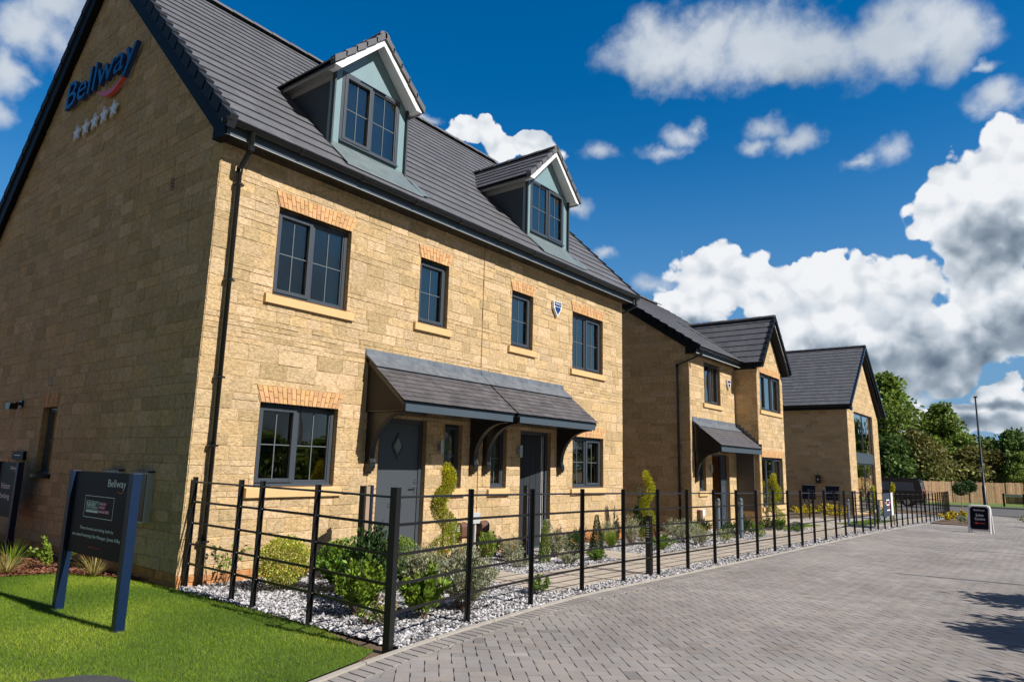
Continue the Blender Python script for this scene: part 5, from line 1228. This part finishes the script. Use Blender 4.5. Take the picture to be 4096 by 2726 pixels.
# planting bed past the end of the railing
sheet('soil_ground', [(30.5, -5.25), (39.5, -5.25), (41, -3.9), (31, -3.75)], .012, m_soil, kind='structure')
for i, (x, y, h, w, mt, lb) in enumerate(((33.2, -4.3, .50, 1.0, 'yellow', 'yellow-leaved clump at the left of the bed past the railing end'), (34.8, -4.9, .50, 1.0, 'yellow', 'yellow-leaved clump in the middle of the bed past the railing end'), (32.4, -4.9, .34, 1.0, 'grey', 'grey mound at the front left of the bed past the railing end'),
                                         (33.6, -5.1, .30, .8, 'straw', 'brownish mound at the front of the bed behind the pavement sign'), (36.6, -4.6, .45, 1.1, 'yellow', 'yellow-leaved clump at the far side of the bed past the railing end'))):
    plant('loose', x, y, h, w, lb, mt, 420, .10, .35)
plant('loose', 31.8, -7.4, .62, 1.5, 'grey green bush at the far right edge of the paving', 'grey', 900, .08, .25)
def standard(x, y, h, w, label):
    z = zg(x); r = thing('standard_tree', label, 'tree', (x, y, z)); mb = MB(); mb.tube([(x, y, z), (x+.02, y, z+h*.6)], [.022, .018], 7); mb.build('trunk', m_tan, r)
    mb = MB(); n = 900; d = sph(n); P = A(x, y, z+h-w*.45)+d*A(w/2, w/2, w*.45)*(rng.random(n)**.3)[:, None]*lump(d, 4, x)[:, None]; leaves(mb, P, d+rng.normal(0, .6, (n, 3)), .10, .035); mb.build('crown', LM['dark'], r)
standard(38.0, -4.35, 1.75, .66, 'left of two round-headed standard trees behind the pavement sign')
standard(39.2, -4.65, 1.85, .60, 'right of two round-headed standard trees behind the pavement sign')
plant('loose', -.42, 2.35, .45, .70, 'leafy green plant with yellow shoots in the bark bed by the gable', 'lime', 420, .05, .3)
plant('grass', -.30, 1.45, .34, .70, 'thin straw-coloured grass tuft behind the big board', 'straw', 90, .006, name='ornamental_grass', cat='plant')
plant('grass', -.75, 2.9, .34, .90, 'wispy green grass tuft at the foot of the parking sign', 'lime', 120, .006, name='ornamental_grass', cat='plant')
plant('grass', -.95, 2.35, .22, .80, 'low straw grass tuft at the lawn edge below the parking sign', 'straw', 130, .006, name='ornamental_grass', cat='plant')

# ================================================================== SIGNS, BOLLARDS, VAN, LAMP, FENCE
def post_sign(name, label, x, ya, yb, z0, z1, pw=.082, text=None, group=None, ztop=None):
    """board between two square navy posts, facing -x"""
    zt = ztop or z1; t = thing(name, label, 'sign', (x, (ya+yb)/2, zg(x)), group)
    for y in (ya, yb):
        mb = MB(); mb.box(x-pw/2, x+pw/2, y-pw/2, y+pw/2, zg(x)-.1, zt); mb.build('post', m_navy, t, bevel=.004)
    mb = MB(); mb.box(x-.012, x+.010, min(ya, yb)+pw/2, max(ya, yb)-pw/2, z0, z1-.005); b = mb.build('board', m_board, t)
    return t, b
big, bb = post_sign('sign_board', 'dark navy award board on two blue posts standing on the front lawn', -1.285, -.245, -1.560, .545, 1.320)
fb_ = frame((-1.285, 0, 0), (0, -1, 0), (-1, 0, 0))
def lettering(parent, items, fr, n=.0125):
    for (s, u, z, w, h, m) in items:
        mb = MB(fr); text_pts(s, fr, u, z, w, h, n, n+.0015, mb); mb.build('lettering', m, parent)
def outline(parent, fr, u0, u1, z0, z1, t, m, n=.0125, name='panel_outline'):
    mb = MB(fr); mb.box(u0, u1, n, n+.001, z0, z0+t); mb.box(u0, u1, n, n+.001, z1-t, z1); mb.box(u0, u0+t, n, n+.001, z0+t, z1-t); mb.box(u1-t, u1, n, n+.001, z0+t, z1-t); mb.build(name, m, parent)
outline(bb, fb_, .59, 1.22, .890, 1.092, .005, m_wt)
mb = MB(fb_); mb.box(.632, .900, .0125, .0135, .965, 1.046); mb.build('badge_panel', m_teal, bb)
outline(bb, fb_, .632, .900, .965, 1.046, .003, m_wt, n=.0137)
mb = MB(fb_); mb.box(.635, .900, .0125, .0135, .938, .958); mb.build('badge_bar', m_wt, bb)
mb = MB(fb_)
for z, w in ((1.012, .16), (.978, .14), (.941, .235)): mb.box(.915, .915+w, .0125, .0135, z, z+.030)
mb.build('badge_ribbon', m_pink, bb)
lettering(bb, [('Bellway', 1.055, 1.165, .37, .090, m_wt), ('NHBC', .65, .978, .225, .058, m_wt)], fb_, .0140)
lettering(bb, [('Pride in', .92, 1.016, .13, .022, m_wt), ('the Job', .92, .982, .12, .022, m_wt), ('Awards 2023', .92, .945, .215, .022, m_wt)], fb_, .0140)
lettering(bb, [('These homes are being built by', .55, .768, .735, .036, m_wt), ('our award winning Site Manager, James Kilby', .395, .700, 1.045, .040, m_wt), ('bellway.co.uk', .79, .615, .27, .022, m_red)], fb_, .0140)
mb = MB(fb_); pts = [(1.26+.13*i/8, 1.160-.022*math.sin(math.pi*i/8)) for i in range(9)]; mb.prism([(a, b-.004) for a, b in pts]+[(a, b+.003) for a, b in pts[::-1]], .0125, .0138); mb.build('swoosh', m_red, bb)
vs, vb = post_sign('sign_board', 'slim visitor parking board on two blue posts close to the gable wall', -.30, 5.42, 4.52, .50, 1.335)
fv = frame((-.30, 0, 0), (0, -1, 0), (-1, 0, 0))
lettering(vb, [('Bellway', -4.88, 1.20, .26, .07, m_wt), ('Visitor', -5.20, .92, .42, .09, m_wt), ('Parking', -5.22, .75, .46, .10, m_wt)], fv, .0130)
mb = MB(fv); mb.box(-4.74, -4.64, .0125, .0138, 1.185, 1.192); mb.build('swoosh', m_red, vb)
def back_sign(x, y, label, h=1.19):
    t = thing('sign_board', label, 'sign', (x, y, zg(x))); d = A(.64, .35, 0); d /= np.linalg.norm(d); n = A(-d[1], d[0], 0); fr = (A(x, y, zg(x)), d, n, A(0, 0, 1)); L = .27
    for u, m in ((0, m_railing), (L, m_navy)):
        mb = MB(fr); mb.box(u-.035, u+.035, -.035, .035, -.1, h); mb.build('post', m, t, bevel=.003)
    mb = MB(fr); mb.box(.035, L-.035, -.01, .01, .30, h-.01); mb.build('board', m_tan, t)
back_sign(1.93, -.86, 'small board with a tan back and a blue post left of the first front door')
back_sign(5.30, -1.02, 'small board with a tan back and a black post in front of the ajar door', 1.22)
def bollard(x, y, h, label, louvre=True):
    z = zg(x); mb = MB(); mb.tube([(x, y, z-.05), (x, y, z+h-.24)], .052, 18)
    mb.tube([(x, y, z+h-.24), (x, y, z+h-.07), (x, y, z+h-.035), (x, y, z+h-.010), (x, y, z+h)], [.060, .060, .052, .030, .004], 18)
    t = mb.build('bollard_light', m_fascia, label=label, cat='bollard', group='round bollard lights in the front gardens', smooth=True)
    if louvre:
        m2 = MB()
        for i in range(4): m2.tube([(x, y, z+h-.21+i*.03), (x, y, z+h-.197+i*.03)], .064, 18)
        m2.build('louvre', m_steel, t)
bollard(14.02, -.95, .96, 'round grey bollard light in front of the middle front door, left of the pair')
bollard(13.45, -1.76, 1.01, 'round grey bollard light on the gravel, right of the pair by the middle porch')
bollard(23.5, -2.12, .95, 'dark round bollard light beyond the little lawn')
bollard(28.3, -2.28, .93, 'dark round bollard light behind the banner on the railing')
# banner tied to the railing
bx0, bx1 = 22.45, 24.30; fbn = frame((0, FY(23.4)-.03, 0), (1, 0, 0), (0, -1, 0))
t = thing('banner', 'dark banner with a white framed logo tied on the drive railing', 'banner', (bx0, FY(23.4)-.03, .0))
mb = MB(fbn); V = []; F = []
for i in range(13):
    for j in range(5): V.append((bx0+(bx1-bx0)*i/12, .006*math.sin(i*1.1), .03+.79*j/4))
for i in range(12):
    for j in range(4): F.append((5*i+j, 5*i+5+j, 5*i+6+j, 5*i+1+j))
mb.bulk(V, F, [1 if f[0] >= 50 else 0 for f in F]); 
mb.F[-1] = (mb.F[-1][0], np.array([1 if f[0] >= 50 else 0 for f in F]), mb.F[-1][2])
bn = mb.build('banner_cloth', [M('banner_navy', (.03, .04, .07), .5), m_white], t)
outline(bn, fbn, 22.98, 23.5, .40, .60, .035, m_wt, n=.014, name='logo_frame'); mb = MB(fbn); mb.box(22.68, 22.95, .012, .014, .46, .52); mb.box(23.53, 23.78, .012, .014, .46, .52); mb.box(23.08, 23.42, .012, .014, .335, .36); mb.build('logo_stripe', m_red, bn)
mb = MB(fbn); mb.box(23.02, 23.55, .012, .014, .22, .26); mb.build('website_strip', m_wt, bn)
# A-board
def aboard(x, y):
    z = zg(x); ang = R_(-8); t = thing('pavement_sign', 'freestanding white-framed sales sign with a red arrow on the paving', 'sign', (x, y, z))
    U = A(math.sin(ang), -math.cos(ang), 0); Nn = A(-math.cos(ang), -math.sin(ang), 0)
    for s in (1, -1):
        Zt = A(0, 0, 1)*.975-Nn*s*.21; fr = (A(x, y, z)+Nn*s*.21, U, Nn*s, Zt); H, W = .93, .31
        arc = [(-W, .0), (-W, H-.09)]+[(-W+.09-.09*math.cos(q), H-.09+.09*math.sin(q)) for q in (.5, 1.0, 1.57)]+[(W-.09+.09*math.cos(q), H-.09+.09*math.sin(q)) for q in (1.57, 1.0, .5)]+[(W, H-.09), (W, 0)]
        mb = MB(fr); 
        for a, b in zip(arc, arc[1:]): mb.tube([(a[0], 0, a[1]), (b[0], 0, b[1])], .030, 8)
        mb.tube([(-W, 0, .09), (W, 0, .09)], .03, 8); mb.prism([(-W, .09), (-W, H-.08), (-W+.08, H-.005), (W-.08, H-.005), (W, H-.08), (W, .09)], -.012, .004); fo = mb.build('frame', m_white, t)
        w2 = W-.045; pn = [(-w2, .16), (-w2, H-.10), (-w2+.06, H-.04), (w2-.06, H-.04), (w2, H-.10), (w2, .16), (w2-.05, .13), (-w2+.05, .13)]
        mb = MB(fr); mb.prism(pn, -.008, .012); p = mb.build('panel', m_board, t)
        if s == 1:
            lettering(p, [('Bellway', -.15, .735, .32, .07, m_wt), ('Sales', -.10, .57, .23, .085, m_wt), ('Centre', -.13, .44, .30, .085, m_wt)], fr, .013)
            mb = MB(fr); mb.prism([(-.15, .335), (-.06, .375), (-.06, .345), (.17, .345), (.17, .325), (-.06, .325), (-.06, .295)], .0125, .0145); mb.build('arrow', m_red, p)
aboard(24.9, -5.98)
# van
def van():
    x, y, z = 52.6, -.75, zg(53)+.0; L, W, Hh = 4.9, 1.9, 1.95
    t = thing('panel_van', 'dark navy van with a yellow rear plate parked beyond the far house', 'van', (x, y, z)); m_van = M('van_paint', (.008, .010, .022), .18, spec=.6, coat=.6); m_vg = M('van_glass', (.10, .13, .17), .05, spec=.9); m_tyre = M('tyre', (.015, .015, .015), .8); m_red2 = M('tail_lens', (.4, .01, .01), .2)
    # rear at y, nose toward +y
    prof = [(0, .35), (.02, 1.05), (.16, 1.80), (.30, 1.93), (3.1, 1.95), (3.5, 1.85), (4.15, 1.20), (4.8, 1.02), (4.9, .75), (4.9, .35)]
    mb = MB(); mb.prism([(y+a, z+b) for a, b in prof], x, x+W, ax=0); mb.build('body', m_van, t, bevel=.06)
    mb = MB(); mb.add([(x+.18, y+.015, z+1.08), (x+W-.18, y+.015, z+1.08), (x+W-.24, y+.135, z+1.72), (x+.24, y+.135, z+1.72)], [(0, 1, 2, 3)]); mb.V[-1][:, 1] -= .03; mb.build('rear_window', m_vg, t)
    for xx in (x-.008, x+W+.008):
        mb = MB(); mb.prism([(y+.4, z+1.12), (y+.5, z+1.70), (y+1.9, z+1.72), (y+1.9, z+1.12)], xx-.004, xx+.004, ax=0); mb.prism([(y+2.0, z+1.12), (y+2.0, z+1.72), (y+3.2, z+1.70), (y+3.75, z+1.2), (y+3.7, z+1.12)], xx-.004, xx+.004, ax=0); mb.build('side_window', m_vg, t)
    mb = MB(); mb.box(x+.70, x+1.22, y-.03, y-.015, z+.78, z+.90); mb.build('number_plate', M('yellow_plate', (.85, .50, .02), .5), t)
    mb = MB(); mb.box(x+.02, x+W-.02, y-.08, y+.05, z+.36, z+.62); mb.build('bumper', m_black, t, bevel=.03)
    for xx in (x+.03, x+W-.19):
        mb = MB(); mb.box(xx, xx+.16, y-.02, y+.06, z+.85, z+1.30); mb.build('tail_light', m_red2, t, bevel=.02)
    for yy in (.95, 3.95):
        for xx in (x-.01, x+W-.20):
            mb = MB(); mb.tube([(xx, y+yy, z+.33), (xx+.21, y+yy, z+.33)], .33, 24); wv = mb.build('wheel', m_tyre, t); mb = MB(); mb.tube([(xx-.012, y+yy, z+.33), (xx+.22, y+yy, z+.33)], .20, 16); mb.build('rim', m_steel, wv)
van()
def lamp(x, y, h, label):
    z = zg(x); t = thing('lamp_column', label, 'street lamp', (x, y, z)); mb = MB(); mb.tube([(x, y, z), (x, y, z+1.6), (x, y, z+1.62), (x, y, z+h)], [.14, .14, .095, .055], 14); mb.build('column', m_railing, t, smooth=True)
    mb = MB(); mb.prism([(x-.10, z+h-.02), (x+.30, z+h+.03), (x+.32, z+h+.09), (x-.04, z+h+.10), (x-.12, z+h+.05)], y-.12, y+.12, ax=1); mb.build('lantern', m_railing, t, bevel=.02)
    mb = MB(); mb.box(x-.11, x-.09, y-.10, y+.10, z+2.6, z+3.0); mb.build('notice_plate', m_grey_box, t)
lamp(62.3, -3.80, 8.55, 'tall dark street lamp column rising beyond the paving')
def nameplate(x, y0, y1, h):
    z = zg(x)+.02; t = thing('street_nameplate', 'low white street nameplate on two black posts on the far verge', 'sign', (x, (y0+y1)/2, z)); 
    for y in (y0, y1): 
        mb = MB(); mb.box(x-.06, x+.06, y-.07, y+.07, z-.1, z+h); mb.build('post', m_railing, t)
    mb = MB(); mb.box(x-.05, x-.03, y1+.07, y0-.07, z+h-.24, z+h-.05); p = mb.build('plate', m_white, t)
    fr = frame((x-.05, 0, 0), (0, -1, 0), (-1, 0, 0)); mb = MB(fr); 
    for i in range(11): mb.box(-y0+.16+i*(y0-y1-.32)/11, -y0+.16+(i+.6)*(y0-y1-.32)/11, .002, .004, z+h-.19, z+h-.10)
    mb.build('lettering', m_railing, p)
nameplate(63.5, -4.95, -6.25, 1.02)
def board_fence(label, pts, h, zt=None, mat=None, seed=1):
    rr = random.Random(seed); t = thing('timber_fence', label, 'fence', (pts[0][0], pts[0][1], zg(pts[0][0])), 'close-boarded timber fences')
    mb = MB(); mats = [mat or M('fence_board', (.44, .29, .18), .85, var=.2, vscale=4, bump=.4, bscale=20, tint=True)]
    ps = MB()
    for (x0, y0), (x1, y1) in zip(pts, pts[1:]):
        L = math.hypot(x1-x0, y1-y0); n = int(L/.125); d = A(x1-x0, y1-y0, 0)/L; nn = A(-d[1], d[0], 0)
        for i in range(n):
            p = A(x0, y0, 0)+d*i*.125; z = zg(p[0]); g = rr.gauss(1, .17); hh = h+rr.uniform(-.012, .012)+(.05 if int(i*.125/3) % 2 else 0); tt = (g*rr.uniform(.95, 1.1), g, g*rr.uniform(.85, 1.15))
            mb2 = (p, d, nn, A(0, 0, 1)); mb.fr = mb2; mb.box(0, .135, -.008+.006*(i % 2), .008+.006*(i % 2), z-.02, z+hh, 0, tt)
            if i % 24 == 0: ps = MB(mb2); ps.box(-.05, .05, -.06, -.01, z-.05, z+h+.03); ps.build('post', m_tan, t)
    mb.build('board_panel', mats, t)
board_fence('long close-boarded timber fence behind the far verge', [(66.0, 12.0), (67.2, 1.2), (69.3, -1.2), (69.9, -2.3), (72.2, -6.05)], 1.80, seed=2)
board_fence('pale new timber fence panel at the far right edge', [(71.6, -6.20), (76.0, -14.0)], 1.95, mat=M('new_fence_board', (.50, .33, .16), .85, var=.12, vscale=4, tint=True), seed=5)
def notice(x, y, label, w=.62, h=1.42):
    t = thing('notice_board', label, 'sign', (x, y, zg(x)), 'dark notice boards beside the far house'); z = zg(x); fr = (A(x, y, z), A(.25, -.97, 0), A(-.97, -.25, 0), A(0, 0, 1))
    mb = MB(fr); mb.box(-w/2, w/2, -.02, .02, h-.72, h); b = mb.build('board', m_board, t); mb = MB(fr); mb.box(-w/2+.02, w/2-.02, .02, .025, h-.02, h-.01); mb.build('board_rim', m_grey_box, b)
    for u in (-w/2+.1, w/2-.1): mb = MB(fr); mb.box(u-.02, u+.02, -.03, -.02, 0, h-.1); mb.build('leg', m_railing, t)
notice(33.2, 1.75, 'dark notice board on legs by the far house wall, left of two'); notice(33.2, .62, 'dark notice board on legs by the far house wall, right of two')
# vase on the sill of the lower right window
mb = MB(); x, y, z = 8.62, .24, 1.09; mb.tube([(x, y, z), (x, y, z+.05), (x, y, z+.13), (x, y, z+.19), (x, y, z+.23), (x, y, z+.25)], [.035, .065, .06, .03, .028, .04], 16); mb.build('vase', m_terra, smooth=True, label='terracotta vase standing inside the lower right window of the near house', cat='vase')

# ================================================================== TREES
def tree_mesh(kind, H, W, seed, n_cl, n_lf, lf, trunk_h=.22):
    r2 = np.random.default_rng(seed); rr = random.Random(seed); tr = MB(); cr = MB()
    tr.tube([(0, 0, -.2), (.05, .03, H*.2), (-.05, .05, H*.5), (.03, 0, H*.85)], [H*.022, H*.018, H*.011, H*.003], 8)
    cl = []
    for i in range(n_cl):
        t = trunk_h+(1-trunk_h)*rr.random(); env = math.sin(math.pi*min(1, ((t-trunk_h)/(1-trunk_h))**.62*.93+.06))
        if kind == 'poplar': env = env*(.8+.3*math.sin(t*17+seed))
        a = rr.uniform(0, 6.28); f = rr.random()**.5; rad = W/2*env*f*(1+.18*math.sin(a*3+seed)); c = A(math.cos(a)*rad, math.sin(a)*rad, t*H); cl.append((c, W*.10*rr.uniform(.6, 1.3)))
        if i % 5 == 0: tr.tube([(0, 0, max(.1, t*H*.7)), (c[0]*.5, c[1]*.5, t*H*.86), tuple(c)], [H*.006, H*.004, H*.0015], 5)
    for (c, s) in cl:
        d = r2.normal(size=(n_lf, 3)); d /= np.linalg.norm(d, axis=1, keepdims=True); P = c+d*s*(r2.random(n_lf)**.4)[:, None]*A(1.15, 1.15, .85); b = rr.uniform(.72, 1.25)
        leaves(cr, P, d+r2.normal(0, .7, (n_lf, 3)), lf, lf*.42, tips=A(b, b, b))
    return tr, cr
TREES = {}
def tree(kind, x, y, h, w, label, mat, name='tree', group='trees beyond the timber fence', z=None, rot=0):
    if kind not in TREES:
        H0, W0, s, nc, nl, lf, th = {'poplar': (12, 8, 3, 150, 80, .36, .08), 'round': (9, 8, 5, 130, 80, .34, .06), 'low': (5, 7, 8, 110, 70, .30, .03), 'airy': (9, 6, 11, 90, 60, .30, .15)}[kind]
        tr, cr = tree_mesh(kind, H0, W0, s, nc, nl, lf, th)
        a = tr.build('trunk', m_bark); b = cr.build('crown', LM['tree']); TREES[kind] = (a.data, b.data, H0, W0); bpy.data.objects.remove(a); bpy.data.objects.remove(b)
    ta, tb, H0, W0 = TREES[kind]; r = thing(name, label, 'tree', (x, y, zg(x) if z is None else z), group)
    for nm, me in (('trunk', ta), ('crown', tb)):
        key = (nm, kind, mat)
        if nm == 'crown':
            if key not in TREES: m2 = me.copy(); m2.materials[0] = LM[mat]; TREES[key] = m2
            me = TREES[key]
        o = bpy.data.objects.new(nm, me); COL.objects.link(o); o.parent = r
    r.scale = (w/W0, w/W0, h/H0); r.rotation_euler = (0, 0, rot); return r
def azp(az, dist): return CAM[0]+dist*math.cos(R_(az)), CAM[1]+dist*math.sin(R_(az))
for i, (kind, vx, vtop, dist, w, mat, label) in enumerate((
    ('poplar', 2050, 862, 84, 10.5, 'tree', 'tallest light green tree right behind the gable of the far house'), ('round', 2175, 940, 88, 8.5, 'tree', 'rounded mid green tree right of the tallest tree'),
    ('poplar', 1985, 930, 92, 9, 'tree2', 'dark tree partly hidden by the gable of the far house'), ('low', 2115, 1000, 80, 8, 'tree3', 'olive brown bushy tree below the tallest tree'), ('low', 2240, 1035, 84, 8, 'tree3', 'olive bushy tree left of the street lamp'),
    ('low', 2275, 1020, 88, 9, 'tree2', 'dark bushy tree behind the street lamp'), ('low', 2340, 1000, 86, 8, 'tree2', 'dark bushy tree right of the street lamp'), ('low', 2205, 1005, 90, 8, 'tree2', 'dark bushy tree between the rounded tree and the lamp'),
    ('airy', 2350, 1045, 82, 3.6, 'tree', 'small bright green sapling at the right edge above the fence'), ('low', 2060, 1010, 78, 7, 'tree2', 'dark low tree beside the far house'), ('low', 2420, 1010, 88, 10, 'tree2', 'dark tree just outside the right edge'),
    ('low', 1990, 1000, 80, 8, 'tree2', 'dark low tree behind the van'))):
    px, py = vx*1.73854, 1898; d = (px-2048)/2740.98*_r-(py-1363)/2740.98*_u+_f; az = math.degrees(math.atan2(d[1], d[0])); x, y = azp(az, dist)
    e = ray_az_el(vx, vtop)[1]; top = CAM[2]+dist*math.tan(R_(e)); tree(kind, x, y, top-zg(x), w, label, mat, rot=i*1.3)
for i in range(9):   # hedge line low behind the fence
    y = 14-i*3.6; tree('low', 77.5+.5*i, y, 3.6+.5*(i % 3), 6.0, 'low hedge tree close behind the long timber fence', 'tree3' if i % 2 else 'tree2', name='hedge_tree', group='low hedge trees close behind the fence', rot=i*2.1)
# trees across the drive (their shadows fall on the paving, their shapes show in the windows)
for i, (x, y, h, w, k) in enumerate(((2.1, -10.3, 2.4, 3.0, 'low'), (4.9, -10.5, 2.6, 3.2, 'low'), (7.6, -10.25, 2.3, 3.2, 'low'), (10.6, -10.9, 2.3, 3.2, 'low'), (14, -11.2, 2.4, 3.2, 'low'), (20, -150, 9, 26, 'round'), (60, -150, 8, 30, 'low'), (100, -150, 9, 30, 'round'), (140, -150, 9, 34, 'low'), (-20, -160, 9, 26, 'low'), (-60, -150, 9, 30, 'round'), (180, -140, 9, 36, 'low'), (48, -40, 10, 12, 'round'), (62, -30, 9, 11, 'poplar'), (75, -22, 8, 11, 'round'), (84, -9.5, 8, 9, 'round'), (92, -15, 10, 10, 'poplar'), (86, -30, 9, 11, 'round'))):
    tree(k, x, y, h, w, 'bushy tree across the drive whose shadow falls on the paving' if i < 5 else 'tree in the row across the drive', 'tree' if i < 5 else 'tree2', group='bushy trees shading the paving' if i < 5 else 'trees in the row across the drive', rot=i)
for i, (x, y, h) in enumerate(((9.7, -11.2, 4.75), (16.2, -11.1, 5.1), (21.9, -11.2, 4.7))):
    z = zg(x); t = thing('flag_pole', ('nearest', 'middle', 'farthest')[i]+' of three bare poles across the drive casting thin shadows on the paving', 'pole', (x, y, z), 'bare poles across the drive'); mb = MB(); mb.tube([(x, y, z-.1), (x, y, z+h)], [.05, .04], 8); mb.build('shaft', m_white, t)
